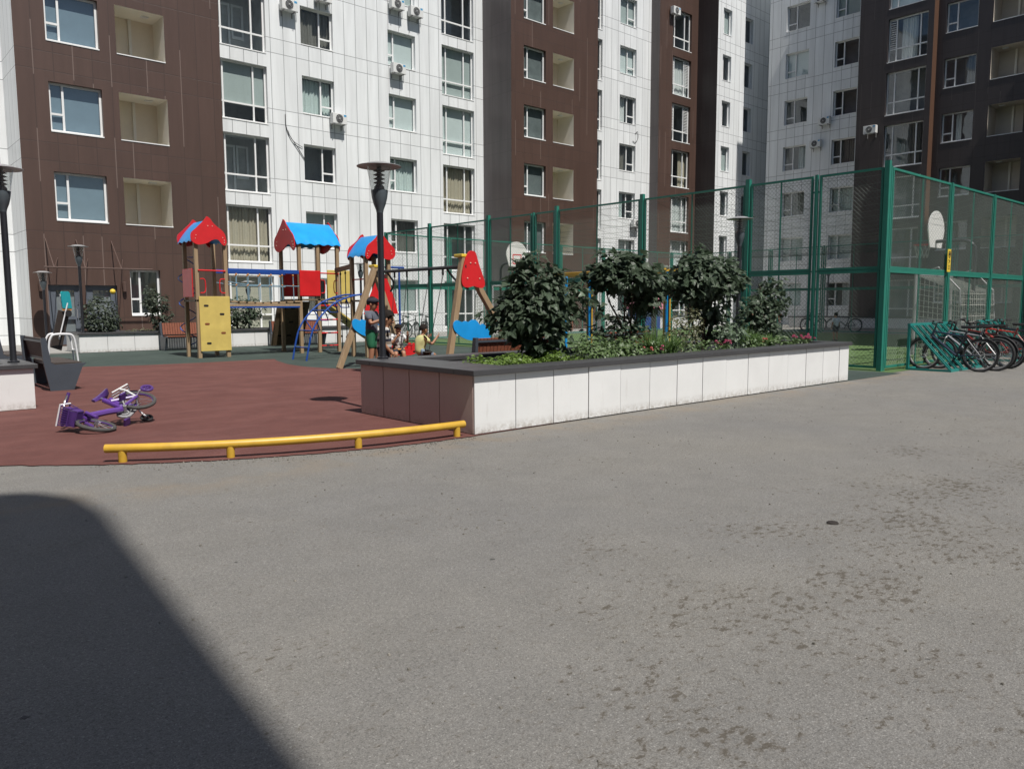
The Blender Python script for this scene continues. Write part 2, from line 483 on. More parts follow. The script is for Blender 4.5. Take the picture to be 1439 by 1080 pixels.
M['orange'] = plain('pale orange strip', (.62, .30, .10), .5)
M['dark_board'] = plain('dark brown padded board', (.03, .022, .018), .5)
M['ac_white'] = plain('off white appliance casing', (.68, .69, .68), .4, .03)
M['ac_dark'] = plain('dark fan grille', (.035, .036, .04), .5)
M['sticker_blue'] = plain('blue appliance sticker', (.05, .30, .55), .5)
M['rust'] = plain('rusty brown rod', (.09, .055, .045), .6)
M['door_dark'] = plain('dark door frame', (.025, .026, .03), .4)
M['door_grey'] = plain('grey steel door leaf', (.10, .115, .14), .4)
M['sign_yellow'] = plain('yellow sign plate', (.70, .50, .05), .5)
M['board_white'] = plain('white backboard', (.72, .72, .70), .4, .03)
M['net'] = plain('white net cord', (.55, .54, .50), .8)
M['court_net'] = plain('grey court roof net cord', (.12, .14, .13), .8)

def leafmat(name, c1, c2, rough=.45):
    m = NT(name); co = m.coord()
    oi = m.n('TexWhiteNoise'); oi.noise_dimensions = '3D'
    sc = m.n('VectorMath'); sc.operation = 'SCALE'; sc.inputs['Scale'].default_value = 9.0; m.l(co, sc.inputs[0])
    fl = m.n('VectorMath'); fl.operation = 'FLOOR'; m.l(sc.outputs[0], fl.inputs[0]); m.l(fl.outputs[0], oi.inputs[0])
    nz = m.noise(5, 3, .6, co)
    f = m.math('ADD', m.math('MULTIPLY', oi.outputs[0], .6), m.math('MULTIPLY', nz, .4))
    m.base(m.mix(f, c1, c2)); m.rough(rough)
    m.bsdf.inputs['Specular IOR Level'].default_value = .5
    tl = m.n('BsdfTranslucent'); m.l(m.mix(f, tuple(x * 1.2 for x in c1), tuple(x * 1.3 for x in c2)), tl.inputs[0])
    mx = m.n('MixShader'); mx.inputs[0].default_value = .24
    m.l(m.bsdf.outputs[0], mx.inputs[1]); m.l(tl.outputs[0], mx.inputs[2]); m.l(mx.outputs[0], m.out.inputs[0])
    return m.mat
M['leaf_dark'] = leafmat('dark shrub leaves', (.068, .102, .064), (.155, .21, .138))
M['leaf_grey'] = leafmat('grey green shrub leaves', (.072, .098, .068), (.145, .178, .128))
M['leaf_lime'] = leafmat('lime ground cover leaves', (.075, .13, .022), (.17, .26, .05))
M['leaf_mid'] = leafmat('mid green leaves', (.060, .108, .038), (.13, .19, .07))
M['leaf_olive'] = leafmat('olive seed head leaves', (.075, .085, .04), (.15, .15, .08))
M['grass'] = leafmat('grass blades', (.075, .145, .038), (.15, .25, .075))
M['petal'] = plain('pink petals', (.22, .014, .055), .6)
M['petal_red'] = plain('red petals', (.26, .03, .025), .6)
M['bark'] = plain('shrub bark', (.08, .055, .04), .9, .3, 20)

# ------------------------------------------------------------------ the ground
def sheet(name, pts, z, mat, kind='structure'):
    mb = MB(); mb.face([(x, y, z) for x, y in pts])
    o = mb.build(name, mat, fix=False)
    o['kind'] = kind
    return o
sheet('asphalt', [(-70, -60), (110, -60), (110, 90), (-70, 90)], 0, M['asphalt'])
arc = [(5.1 + 5.62 * math.cos(R(a)) + random.uniform(-.016, .016), 12.0 + 5.62 * math.sin(R(a)) + random.uniform(-.016, .016)) for a in [180 + i * .5 for i in range(181)]]
sheet('green_rubber', [(-6, 9), (5.25, 8.0), (5.25, 6.5), (16.2, 6.36), (16.2, 26.2), (-6, 26.2)], .004, M['green_rubber'])
edge = [(5.25, 6.40), (11, 6.5), (11, 9), (10.5, 12), (9.4, 14.1), (8.62, 15.35), (8.44, 15.67), (8.30, 16.25), (8.28, 16.67), (8.33, 17.4), (8.52, 18.17), (8.70, 18.85), (8.91, 19.36), (7.3, 19.4), (5.67, 19.55), (4.35, 20.1), (1.5, 21.0), (-4, 21.5)]
sheet('red_rubber', arc + edge, .008, M['red_rubber'])
sheet('court_turf', [(16.2, 6.55), (36.5, 6.55), (36.5, 26.2), (16.2, 26.2)], .004, M['turf'])
sheet('pavement', [(-12, 26.6), (49, 26.6), (49, 34), (-12, 34)], .005, M['concrete'])
pl = MB().lathe([(0, .010), (.032, .010), (.038, .003)], (4.76, 2.25, 0), 16).build('manhole_cap', M['slot'])
tag(pl, 'small round black cap set in the open asphalt', 'manhole cap')

# ------------------------------------------------------------------ apartment blocks
HF = 3.02
def place(axis, c):
    """u along the wall, d into the wall, z up"""
    if axis == 'Y': return lambda u, d, z: (u, c + d, z)
    return lambda u, d, z: (c + d, u, z)

def wall(parent, name, mat, axis, c, u0, u1, z0, z1, holes=(), depth=.24):
    P = place(axis, c)
    us = sorted({u0, u1, *[h[0] for h in holes], *[h[1] for h in holes]})
    zs = sorted({z0, z1, *[h[2] for h in holes], *[h[3] for h in holes]})
    us = [u for u in us if u0 <= u <= u1]; zs = [z for z in zs if z0 <= z <= z1]
    mb = MB()
    for i in range(len(us) - 1):
        for j in range(len(zs) - 1):
            mu, mz = (us[i] + us[i + 1]) / 2, (zs[j] + zs[j + 1]) / 2
            if any(h[0] < mu < h[1] and h[2] < mz < h[3] for h in holes): continue
            mb.face([P(us[i], 0, zs[j]), P(us[i + 1], 0, zs[j]), P(us[i + 1], 0, zs[j + 1]), P(us[i], 0, zs[j + 1])])
    for h in holes:
        a, b, e, f = h[:4]
        for q in (((a, e), (a, f)), ((b, e), (b, f)), ((a, e), (b, e)), ((a, f), (b, f))):
            (ua, za), (ub, zb) = q
            mb.face([P(ua, 0, za), P(ub, 0, zb), P(ub, depth, zb), P(ua, depth, za)])
    return mb.build(name, mat, parent, fix=False)

def window(parent, axis, c, u0, u1, z0, z1, mull=(), trans=(), fill='dark', depth=.17, grille=None, sill=True, prof=.07):
    """mull: vertical bars at u; trans: (ua, ub, z) horizontal bars"""
    P = place(axis, c)
    def bx(mb, a, b, e, f, d0, d1): 
        p, q = P(a, d0, e), P(b, d1, f); mb.box(p, q)
    fr = MB(); D0, D1 = depth, depth + .07
    bx(fr, u0, u0 + prof, z0, z1, D0, D1); bx(fr, u1 - prof, u1, z0, z1, D0, D1)
    bx(fr, u0 + prof, u1 - prof, z0, z0 + prof, D0, D1); bx(fr, u0 + prof, u1 - prof, z1 - prof, z1, D0, D1)
    for x in mull: bx(fr, x - prof / 2, x + prof / 2, z0 + prof, z1 - prof, D0 - .003, D1 - .003)
    for a, b, z in trans: bx(fr, max(a, u0 + prof), min(b, u1 - prof), z - prof / 2, z + prof / 2, D0 - .006, D1 - .006)
    w = fr.build('window', M['pvc'], parent)
    if sill:
        sl = MB(); bx(sl, u0 + .002, u1 - .002, z0 - .035, z0 + .004, -.02, depth)
        sl.build('sill', M['pvc'], w)
    gp = MB(); gp.face([P(u0 + .02, depth + .045, z0 + .02), P(u1 - .02, depth + .045, z0 + .02), P(u1 - .02, depth + .045, z1 - .02), P(u0 + .02, depth + .045, z1 - .02)])
    gp.build('pane', M['glass'], w, fix=False)
    rm = MB(); dd = depth + 1.25
    a, b, e, f = u0 - .15, u1 + .15, z0 - .1, z1 + .1
    d0 = depth + .075
    rm.face([P(a, dd, e), P(b, dd, e), P(b, dd, f), P(a, dd, f)])
    for q in (((a, e), (a, f)), ((b, e), (b, f)), ((a, e), (b, e)), ((a, f), (b, f))):
        (ua, za), (ub, zb) = q
        rm.face([P(ua, d0, za), P(ub, d0, zb), P(ub, dd, zb), P(ua, dd, za)])
    rm.build('room', M['room2' if fill in ('door', 'empty') else 'room'], w, fix=False)
    if fill == 'door':                                  # loggia: the balcony door and its window behind the glazing
        db = MB(); m0 = u0 + (u1 - u0) * .34
        for (aa, bb, ee, ff) in ((m0, m0 + .75, z0 - .1, z1 - .25), (m0 + .8, m0 + 1.35, z0 + .75, z1 - .25)):
            bx(db, aa, aa + .09, ee, ff, dd - .09, dd - .03); bx(db, bb - .09, bb, ee, ff, dd - .09, dd - .03)
            bx(db, aa + .09, bb - .09, ff - .09, ff, dd - .09, dd - .03); bx(db, aa + .09, bb - .09, ee, ee + .12, dd - .09, dd - .03)
        db.build('inner_door', M['pvc'], w)
    elif fill.startswith('blind'):
        mt = {'blind_g': 'blind_grey', 'blind_l': 'blind_light', 'blind_b': 'blind_beige', 'blind_d': 'sheen_blue', 'blind_n': 'sheen_grey'}[fill[:7]]
        lo = z0 + (float(fill[7:]) if len(fill) > 7 else 0) * (z1 - z0)
        bl = MB(); bx(bl, u0 + .05, u1 - .05, lo, z1 - .05, depth + .12, depth + .135)
        bl.build('blind', M[mt], w)  # the d and n fills are sheets that imitate glass reflections
    elif fill.startswith('curtain'):
        spec = fill.split(':')
        spans = [tuple(map(float, s.split('-'))) for s in spec[1].split(',')] if len(spec) > 1 else [(0, 1)]
        cu = MB()
        for s0, s1 in spans:
            ua, ub = u0 + .05 + s0 * (u1 - u0 - .1), u0 + .05 + s1 * (u1 - u0 - .1)
            n = max(6, int((ub - ua) / .045)); ph = random.random() * 6
            prev = None
            for i in range(n + 1):
                u = ua + (ub - ua) * i / n
                d = depth + .2 + .035 * math.sin(i * 1.9 + ph) + .02 * math.sin(i * .7 + ph)
                if prev: cu.face([P(prev[0], prev[1], z0 + .03), P(u, d, z0 + .03), P(u, d, z1 - .08), P(prev[0], prev[1], z1 - .08)])
                prev = (u, d)
        cu.build('curtain', M[spec[0]], w, fix=False)
    if grille:
        gr = MB()
        for ga, gb2, gz0, gz1, n in grille:
            for i in range(n):
                z = gz0 + (gz1 - gz0) * (i + .5) / n
                bx(gr, ga + .02, gb2 - .02, z - .018, z + .018, depth - .03, depth - .015)
        gr.build('grille', M['pvc'], w)
    return w

def loggia(parent, axis, c, u0, u1, z0, z1, deep=1.25, dark=False):
    P = place(axis, c)
    mb = MB()
    a, b, e, f = u0 - .25, u1 + .0, z0, z1 + .0
    mb.face([P(u0, -.002, f - .004), P(b, -.002, f - .004), P(b, deep, f - .004), P(a, deep, f - .004)])            # soffit
    mb.face([P(b - .004, -.002, e), P(b - .004, -.002, f), P(b - .004, deep, f), P(b - .004, deep, e - .9), P(b - .004, .2, e - .9), P(b - .004, .2, e)])     # the two cheeks
    mb.face([P(u0, .24, e), P(u0, .24, f), P(u0, deep, f), P(u0, deep, e)])
    mb.face([P(a, .2, e - .9), P(b, .2, e - .9), P(b, deep, e - .9), P(a, deep, e - .9)])
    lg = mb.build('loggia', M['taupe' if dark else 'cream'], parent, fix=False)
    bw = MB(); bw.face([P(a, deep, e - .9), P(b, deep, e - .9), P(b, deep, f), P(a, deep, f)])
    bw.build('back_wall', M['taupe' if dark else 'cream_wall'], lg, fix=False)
    st = MB(); m0 = u0 + (u1 - u0) * .46
    st.box(P(m0, deep - .10, e - .9), P(m0 + .10, deep - .004, f))
    st.build('wall_post', M['cream'], lg)
    lp = MB(); lp.box(P(u0 + (u1 - u0) * .62, .45, f - .035), P(u0 + (u1 - u0) * .78, .65, f - .002)); lp.build('ceiling_lamp', M['pvc'], lg)
    s = MB(); s.box(P(u0 + .002, -.02, e - .03), P(u1 - .002, .12, e + .004)); s.build('sill', M['pvc'], lg)
    return lg

ZT = 28.0
blk = thing('apartment_building', 'long sunlit apartment block of alternating brown and white panel bays behind the playground', 'building', (0, 0, 0))
rf = MB()
for a, b, y in ((-14, 5.5, 33.3), (5.5, 12.44, 31), (12.44, 27.7, 33.3), (27.7, 34.36, 31), (34.36, 42.1, 33.3), (42.1, 46.3, 32.6), (46.3, 60, 31)):
    rf.box((a + .003, y + .02, ZT - .3), (b - .003, 45.9, ZT))
rf.build('roof', M['concrete'], blk)
MB().box((-14, 35.0, 0), (60, 46, ZT - .31)).build('rear_wall', M['white_clad'], blk)

rows = range(0, 8)
# far left white bay and the white flank of the first brown bay
wall(blk, 'white_wall', M['white_clad'], 'Y', 33.3, -14, 5.5, 0, ZT - .3)
wall(blk, 'side_wall', M['white_clad'], 'X', 5.5, 31.0, 33.3, 0, ZT - .3)
# first brown bay
H = []; B0 = []
for k in range(0, 5):
    z = 4.41 + HF * k
    H += [(6.45, 8.12, z, z + 1.65), (8.68, 10.37, z, z + 1.67)]
H += [(8.73, 9.80, 1.08, 2.75), (6.05, 7.08, .06, 2.16), (7.22, 8.27, .06, 2.16)]
wall(blk, 'brown_wall', M['brown_clad'], 'Y', 31.0, 5.5, 12.44, 0, ZT - .3, H)
wall(blk, 'side_wall', M['brown_clad'], 'X', 12.44, 31.003, 33.3, 0, ZT - .3)
for k in range(0, 5):
    z = 4.41 + HF * k
    window(blk, 'Y', 31, 6.45, 8.12, z, z + 1.65, (6.89,), ((6.45, 6.89, z + .6),), 'blind_d', depth=.05 + .1)
    loggia(blk, 'Y', 31, 8.68, 10.37, z, z + 1.67)
window(blk, 'Y', 31, 8.73, 9.80, 1.08, 2.75, (9.10,), ((8.73, 9.10, 1.67),), 'empty')
for a, b in ((6.05, 7.08), (7.22, 8.27)):
    d = MB()
    d.box((a, 31.12, .06), (a + .07, 31.2, 2.16)); d.box((b - .07, 31.12, .06), (b, 31.2, 2.16)); d.box((a + .07, 31.12, 1.98), (b - .07, 31.2, 2.16))
    d.box((a + .07, 31.14, .06), (b - .07, 31.18, .45)); d.box((a + .07, 31.14, .45), (a + .26, 31.18, 1.98)); d.box((b - .2, 31.14, .45), (b - .07, 31.18, 1.98))
    d.box((a + .26, 31.14, .95), (b - .2, 31.18, 1.05))
    dr = d.build('entrance_door', M['door_grey'], blk)
    q = MB(); q.face([(a + .2, 31.165, .4), (b - .15, 31.165, .4), (b - .15, 31.165, 2.0), (a + .2, 31.165, 2.0)]); q.build('pane', M['glass'], dr, fix=False)
    q = MB(); q.face([(a, 31.24, 0), (b, 31.24, 0), (b, 31.24, 2.2), (a, 31.24, 2.2)]); q.build('room', M['room'], dr, fix=False)
    hd = MB(); hd.tube([(b - .15, 31.14, 1.0), (b - .15, 31.08, 1.0), (b - .15, 31.08, 1.3), (b - .15, 31.14, 1.3)], .012, 6); hd.build('handle', M['steel'], dr)
cn = MB(); cn.tube([(5.75, 29.9, 2.72), (9.2, 29.9, 2.72)], .028, 6)
for x in (6.05, 7.0, 8.15):
    cn.tube([(x, 31, 3.75), (x, 29.9, 2.72)], .018, 6); cn.tube([(x + .35, 31, 3.1), (x + .02, 29.95, 2.72)], .012, 6)
cn.build('canopy_rod', M['rust'], blk)
for x in (5.82, 8.5):
    wl = MB(); wl.lathe([(.0, -.18), (.07, -.18), (.075, .16), (.0, .18)], (x, 30.9, 2.12), 10); wl.build('wall_lamp', M['rust'], blk)

# first white bay
H = []
for k in range(0, 6):
    z = .29 + HF * k; H.append((12.75, 15.41, z, z + 2.44)); H.append((24.95, 27.07, z - .08, z + 2.39))
    z = 1.04 + HF * k; H.append((17.07, 18.69, z, z + 1.65)); H.append((21.68, 23.30, z, z + 1.65))
wall(blk, 'white_wall', M['white_clad'], 'Y', 33.3, 12.44, 27.7, 0, ZT - .3, H)
LF = ['blind_b', 'curtain_beige', 'door', 'blind_g.29', 'door', 'blind_l']
AF = ['curtain_dark:0-.3', 'blind_g', 'dark', 'curtain_green', 'curtain_dark', 'dark']
BF = ['blind_g', 'curtain_dark', 'curtain_green', 'blind_l', 'blind_l', 'blind_g']
RF = ['dark', 'dark', 'curtain_beige', 'blind_l', 'blind_g', 'dark']
for k in range(0, 6):
    z = .29 + HF * k
    window(blk, 'Y', 33.3, 12.75, 15.41, z, z + 2.44, (13.49, 14.83), ((12.75, 15.41, z + .73),), LF[k])
    window(blk, 'Y', 33.3, 24.95, 27.07, z - .08, z + 2.39, (25.31, 26.49), ((24.95, 27.07, z + .65),), RF[k])
    z = 1.04 + HF * k
    window(blk, 'Y', 33.3, 17.07, 18.69, z, z + 1.65, (18.07,), ((18.07, 18.69, z + .46),), AF[k])
    window(blk, 'Y', 33.3, 21.68, 23.30, z, z + 1.65, (22.07,), ((21.68, 22.07, z + .52),), BF[k])

# second brown bay
H = []
for k in range(0, 6):
    z = 1.22 + HF * k; H += [(28.60, 30.20, z, z + 1.65), (30.74, 32.38, z, z + 1.68)]
wall(blk, 'brown_wall', M['brown_clad'], 'Y', 31.0, 27.7, 34.36, 0, ZT - .3, H)
wall(blk, 'side_wall', M['flank_clad'], 'X', 27.7, 31.003, 33.3, 0, ZT - .3)
for k in range(0, 6):
    z = 1.22 + HF * k
    window(blk, 'Y', 31, 28.60, 30.20, z, z + 1.65, (28.98,), ((28.60, 28.98, z + .47),), 'blind_n')
    loggia(blk, 'Y', 31, 30.74, 32.38, z, z + 1.68)
wall(blk, 'side_wall', M['brown_clad'], 'X', 34.36, 31.003, 33.3, 0, ZT - .3)

# second white bay
H = []
for k in range(0, 7):
    z = .10 + HF * k; H.append((34.95, 37.33, z, z + 2.44))
    z = .92 + HF * k; H.append((39.0, 40.6, z, z + 1.68))
wall(blk, 'white_wall', M['white_clad'], 'Y', 33.3, 34.36, 42.1, 0, ZT - .3, H)
CF = ['dark', 'curtain_white', 'curtain_green:0-.45', 'curtain_dark:0-.5', 'curtain_white:0-.5', 'blind_l', 'blind_g']
for k in range(0, 7):
    z = .10 + HF * k
    window(blk, 'Y', 33.3, 34.95, 37.33, z, z + 2.44, (36.7,), ((34.95, 37.33, z + .7),), random.choice(['dark', 'blind_g', 'curtain_dark']))
    z = .92 + HF * k
    window(blk, 'Y', 33.3, 39.0, 40.6, z, z + 1.68, (39.88,), ((39.88, 40.6, z + .5),), CF[k])

# third brown bay
H = [(43.52, 45.57, .27 + HF * k, .27 + HF * k + 2.45) for k in range(0, 7)]
wall(blk, 'brown_wall', M['brown_clad'], 'Y', 32.6, 42.1, 46.3, 0, ZT - .3, H)
wall(blk, 'side_wall', M['flank_clad'], 'X', 42.1, 32.603, 33.3, 0, ZT - .3)
DF = ['dark', 'curtain_white', 'curtain_white', 'curtain_beige:.6-1', 'dark', 'curtain_white', 'dark']
for k in range(0, 7):
    z = .27 + HF * k
    gr = [(43.59, 43.86, z + .75, z + 2.38, 16), (45.02, 45.5, z + .75, z + 2.38, 16)] if k in (4, 5) else None
    window(blk, 'Y', 32.6, 43.52, 45.57, z, z + 2.45, (43.88, 44.98), ((43.52, 45.57, z + .72),), DF[k], grille=gr)
# third white bay
H = []
for k in range(0, 8):
    z = 1.44 + HF * k; H += [(46.9, 47.93, z, z + 1.67), (49.57, 50.6, z, z + 1.67)]
wall(blk, 'white_wall', M['white_clad'], 'Y', 31.0, 46.3, 60, 0, ZT - .3, H)
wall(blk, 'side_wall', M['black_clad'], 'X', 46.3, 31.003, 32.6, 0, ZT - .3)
for k in range(0, 8):
    z = 1.44 + HF * k
    window(blk, 'Y', 31, 46.9, 47.93, z, z + 1.67, (47.2,), ((46.9, 47.2, z + .5),), 'dark' if k % 3 else 'blind_g')
    window(blk, 'Y', 31, 49.57, 50.6, z, z + 1.67, (49.9,), (), 'dark', depth=.2)

# right-hand block, in the shade
blr = thing('apartment_building', 'shaded apartment block on the right, white bay beside dark brown bays', 'building')
rf = MB()
for a, b, x in ((22.2, 29, 49.4), (18.0, 22.2, 48.0), (2, 18.0, 48.6)):
    rf.box((x + .02, a + .003, ZT - .3), (62, b - .003, ZT))
rf.build('roof', M['concrete'], blr)
MB().box((51.2, 2, 0), (62, 29, ZT - .31)).build('rear_wall', M['white_clad'], blr)
H = []
for k in range(0, 7):
    z = 1.22 + HF * k; H += [(26.15, 27.77, z, z + 1.6), (22.88, 24.4, z, z + 1.57)]
wall(blr, 'white_wall', M['white_clad'], 'X', 49.4, 22.2, 29, 0, ZT - .3, H)
wall(blr, 'side_wall', M['white_clad'], 'Y', 29, 49.4, 51.2, 0, ZT - .3)
EF = ['curtain_green', 'blind_g', 'curtain_dark', 'curtain_white:0-.4', 'dark', 'blind_l', 'dark']
for k in range(0, 7):
    z = 1.22 + HF * k
    window(blr, 'X', 49.4, 26.15, 27.77, z, z + 1.6, (27.12,), ((27.12, 27.77, z + .45),), EF[k])
    window(blr, 'X', 49.4, 22.88, 24.4, z, z + 1.57, (23.86,), ((23.86, 24.4, z + .5),), EF[(k * 2 + 3) % 7])
H = [(18.31, 20.52, .36 + HF * k, .36 + HF * k + 2.44) for k in range(0, 7)]
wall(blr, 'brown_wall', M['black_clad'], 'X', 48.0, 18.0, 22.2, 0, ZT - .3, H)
wall(blr, 'corner_strip', M['orange_clad'], 'Y', 18.0, 48.003, 48.6, 0, ZT - .3)
for k in range(0, 7):
    z = .36 + HF * k
    gr = [(20.1, 20.45, z + .75, z + 2.38, 13)] if k == 5 else None
    rail = [(18.38, 20.45, z + .08, z + .68, 1)] if k in (3, 5) else None
    window(blr, 'X', 48, 18.31, 20.52, z, z + 2.44, (18.76, 20.08), ((18.31, 20.52, z + .73),), ['dark', 'curtain_dark', 'dark', 'curtain_dark:.1-.6', 'dark', 'curtain_white:.3-.7', 'blind_l'][k], grille=gr)
H = []
for k in range(0, 7):
    z = 1.44 + HF * k; H += [(15.94, 17.57, z, z + 1.6), (13.5, 15.2, z, z + 1.66)]
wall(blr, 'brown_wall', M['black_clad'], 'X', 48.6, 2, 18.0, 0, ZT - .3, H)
for k in range(0, 7):
    z = 1.44 + HF * k
    window(blr, 'X', 48.6, 15.94, 17.57, z, z + 1.6, (17.03,), ((17.03, 17.57, z + .5),), ['dark', 'curtain_dark', 'dark', 'curtain_white:.4-.6', 'curtain_dark:0-.4', 'dark', 'dark'][k])
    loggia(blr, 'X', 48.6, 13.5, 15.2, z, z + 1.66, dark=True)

MB().box((25, -12, 0), (62, 1.99, 34)).build('shade_wing', M['white_clad'], blr)  # unseen wing, placed and sized to throw shade over the far court
# the block behind the camera, whose shadow lies on the drive
bb = thing('apartment_building', 'brown panel block behind the viewer that throws the shadow on the asphalt', 'building')
foot = [(.34, -4.75), (.31, -4.16), (.11, -3.76), (-.11, -3.61), (-3, -3.3), (-26, -3.3), (-26, -17), (-1.35, -17), (-.09, -8.32), (-.04, -7.8), (.11, -6.52)]
b = MB().prism(foot, lambda x, y, t: (x, y, t), 0, 18.2)
b.build('wall', M['black_clad'], bb)
MB().box((-34, -34, 0), (-1.5, -17.01, 40)).build('sky_blocker_tower', M['black_clad'], bb)  # unseen tower, added to block sky light and deepen the near shadow
MB().box((-34, -17, 0), (-26.01, 40, 27)).build('sky_blocker_wing', M['black_clad'], bb)  # unseen wing, added to close off the open sky on the left
for x in (-12, -8, -4):
    for k in range(6):
        w = MB(); z = 1.2 + HF * k
        w.box((x, -3.3, z), (x + 1.6, -3.24, z + 1.6)); wo = w.build('window', M['pvc'], bb)
        MB().face([(x + .08, -3.23, z + .08), (x + 1.52, -3.23, z + .08), (x + 1.52, -3.23, z + 1.52), (x + .08, -3.23, z + 1.52)]).build('pane', M['room'], wo, fix=False)

# ------------------------------------------------------------------ air conditioners on the walls
def aircon(axis, c, u, z, label, w=.74, h=.46, flip=False):
    """outdoor unit: u is its low-u end"""
    P = place(axis, c)
    o = thing('air_conditioner', label, 'air conditioner', P(u + w / 2, 0, z), 0, 'outdoor air conditioner units on the facades')
    q = place(axis, 0)
    def bx(mb, a, b, e, f, d0, d1): mb.box(q(a - w / 2, d0, e), q(b - w / 2, d1, f))
    m = MB(); bx(m, 0, w, 0, h, -.38, -.10); m.build('casing', M['ac_white'], o, bevel=.012)
    cu = .34 if axis == 'Y' else w - .34
    f = MB(); n = 20
    cen = (cu - w / 2, h * .5)
    ring = [(cen[0] + .19 * math.cos(2 * math.pi * i / n), cen[1] + .19 * math.sin(2 * math.pi * i / n)) for i in range(n)]
    f.prism(ring, lambda a, b2, t: q(a, t, b2), -.392, -.379)
    gro = f.build('fan_grille', M['ac_dark'], o)
    rr = MB()
    for rad in (.07, .13, .185):
        rr.tube([q(cen[0] + rad * math.cos(2 * math.pi * i / 18), -.397, cen[1] + rad * math.sin(2 * math.pi * i / 18)) for i in range(18)], .004, 4, True)
    rr.ball(q(cen[0], -.395, cen[1]), .03, 8); rr.build('guard_ring', M['ac_white'], gro)
    s = MB(); sa = w - .17 if axis == 'Y' else .03
    bx(s, sa, sa + .13, h - .12, h - .03, -.384, -.381); s.build('sticker', M['sticker_blue'], o)
    b3 = MB()
    for a in (.1, w - .14):
        bx(b3, a, a + .04, -.04, -.003, -.40, 0); bx(b3, a, a + .04, -.22, -.041, -.03, 0)
    b3.build('bracket', M['steel'], o)
    p = MB(); p.tube([q(w / 2 + .01, -.2, .1), q(w / 2 + .07, -.2, .05), q(w / 2 + .08, -.05, .1), q(w / 2 + .08, .02, .15)], .018, 6); p.build('pipe', M['ac_dark'], o)
    return o
aircon('Y', 33.3, 18.38, 9.80, 'white outdoor unit fixed under the curtained fourth-storey window of the first white bay')
aircon('Y', 33.3, 21.74, 12.70, 'white outdoor unit alone under the fifth-storey window near the tall glazing')
aircon('Y', 33.3, 16.05, 14.30, 'white outdoor unit high on the white bay nearest the brown corner')
aircon('Y', 33.3, 21.72, 15.72, 'upper left unit of the two side by side at the top of the white bay')
aircon('Y', 33.3, 22.82, 15.62, 'lower right unit of the two side by side at the top of the white bay')
aircon('Y', 33.3, 17.75, 15.08, 'white outdoor unit cut by the top edge of the picture above the white bay')
aircon('Y', 32.6, 43.05, 20.30, 'white outdoor unit at the upper corner of the narrow sunlit brown bay')
aircon('Y', 33.3, 40.1, 6.45, 'white outdoor unit seen through the mesh below a window of the second white bay')
aircon('X', 49.4, 24.43, 12.85, 'upper of the two white outdoor units on the shaded white bay')
aircon('X', 49.4, 24.98, 11.50, 'lower of the two white outdoor units on the shaded white bay')
aircon('X', 49.4, 25.0, 20.55, 'white outdoor unit at the top edge of the shaded white bay')
aircon('X', 48.0, 20.85, 11.50, 'white outdoor unit on the shaded dark brown bay')
wr = MB().tube(smoothline([(16.2, 33.27, 9.9 + .0), (16.22, 33.26, 9.35), (16.4, 33.25, 8.95), (16.75, 33.25, 8.5), (17.1, 33.27, 8.0)], 5), .018, 5)
wr.tube(smoothline([(16.3, 33.27, 9.2), (16.5, 33.25, 8.8), (17.0, 33.26, 8.55)], 5), .012, 5)
tag(wr.build('cable', M['ac_dark']), 'dark loose cable hanging down the white bay', 'cable')
wr = MB().tube(smoothline([(40.55, 33.27, 12.45), (40.75, 33.25, 12.6), (40.8, 33.25, 12.2), (40.55, 33.26, 11.9), (40.3, 33.27, 11.95)], 5), .016, 5)
tag(wr.build('cable', M['ac_dark']), 'short curled cable below a window of the second white bay', 'cable')

# ------------------------------------------------------------------ planters
def planter(label, x0, x1, y0, y1, top, left_mat, seams_x, seams_y, right_mat=None, capw=.3, front_mat=None, over=.045, ct=.062):
    """white panels on the -Y front, left_mat on the -X end, a metal cap all round and soil inside"""
    o = thing('planter', label, 'planter', (x0, y0, 0), 0, 'raised planters of the yard')
    L, D = x1 - x0, y1 - y0
    z1 = top - ct
    c = MB(); c.box((.02, .02, 0), (L - .02, D - .02, z1 - .01)); c.build('core', M['cap'], o)
    fr = MB(); xs = [0.0] + [s - x0 for s in seams_x] + [L]
    for a, b in zip(xs, xs[1:]):
        j = random.uniform(-.004, .004)
        fr.box((a + .005, -.0 + j, .015), (b - .005, .019, z1 - .002))
    fr.build('front_panels', front_mat or M['planter_white'], o)
    ys = [0.022] + [s - y0 for s in seams_y] + [D]
    lf = MB(); rg = MB()
    for a, b in zip(ys, ys[1:]):
        lf.box((0, a + .007, .015), (.019, b - .007, z1 - .002)); rg.box((L - .019, a + .007, .015), (L, b - .007, z1 - .002))
    lf.build('end_panels', left_mat, o); rg.build('end_panels', right_mat or M['planter_white'], o)
    cp = MB()
    cp.box((-over, -over, z1), (L + over, capw, top)); cp.box((-over, D - capw, z1), (L + over, D + over, top))
    cp.box((-over, capw + .002, z1), (capw + .35 if L > 6 else capw, D - capw - .002, top)); cp.box((L - capw, capw + .002, z1), (L + over, D - capw - .002, top))
    cp.build('cap', M['cap'], o, bevel=.006)
    so = MB(); n, mm = int(L / .25) + 2, int(D / .25) + 2
    vs = []; fs = []
    for i in range(n + 1):
        for j in range(mm + 1):
            vs.append((capw * .7 + (L - capw * 1.4) * i / n, capw * .7 + (D - capw * 1.4) * j / mm, z1 - .03 + random.uniform(-.02, .02)))
    for i in range(n):
        for j in range(mm): fs.append((i * (mm + 1) + j, (i + 1) * (mm + 1) + j, (i + 1) * (mm + 1) + j + 1, i * (mm + 1) + j + 1))
    so.add(vs, fs); so.build('soil', M['soil'], o, fix=False)
    return o
sx = [5.19 + .6 * i for i in range(1, 15)]
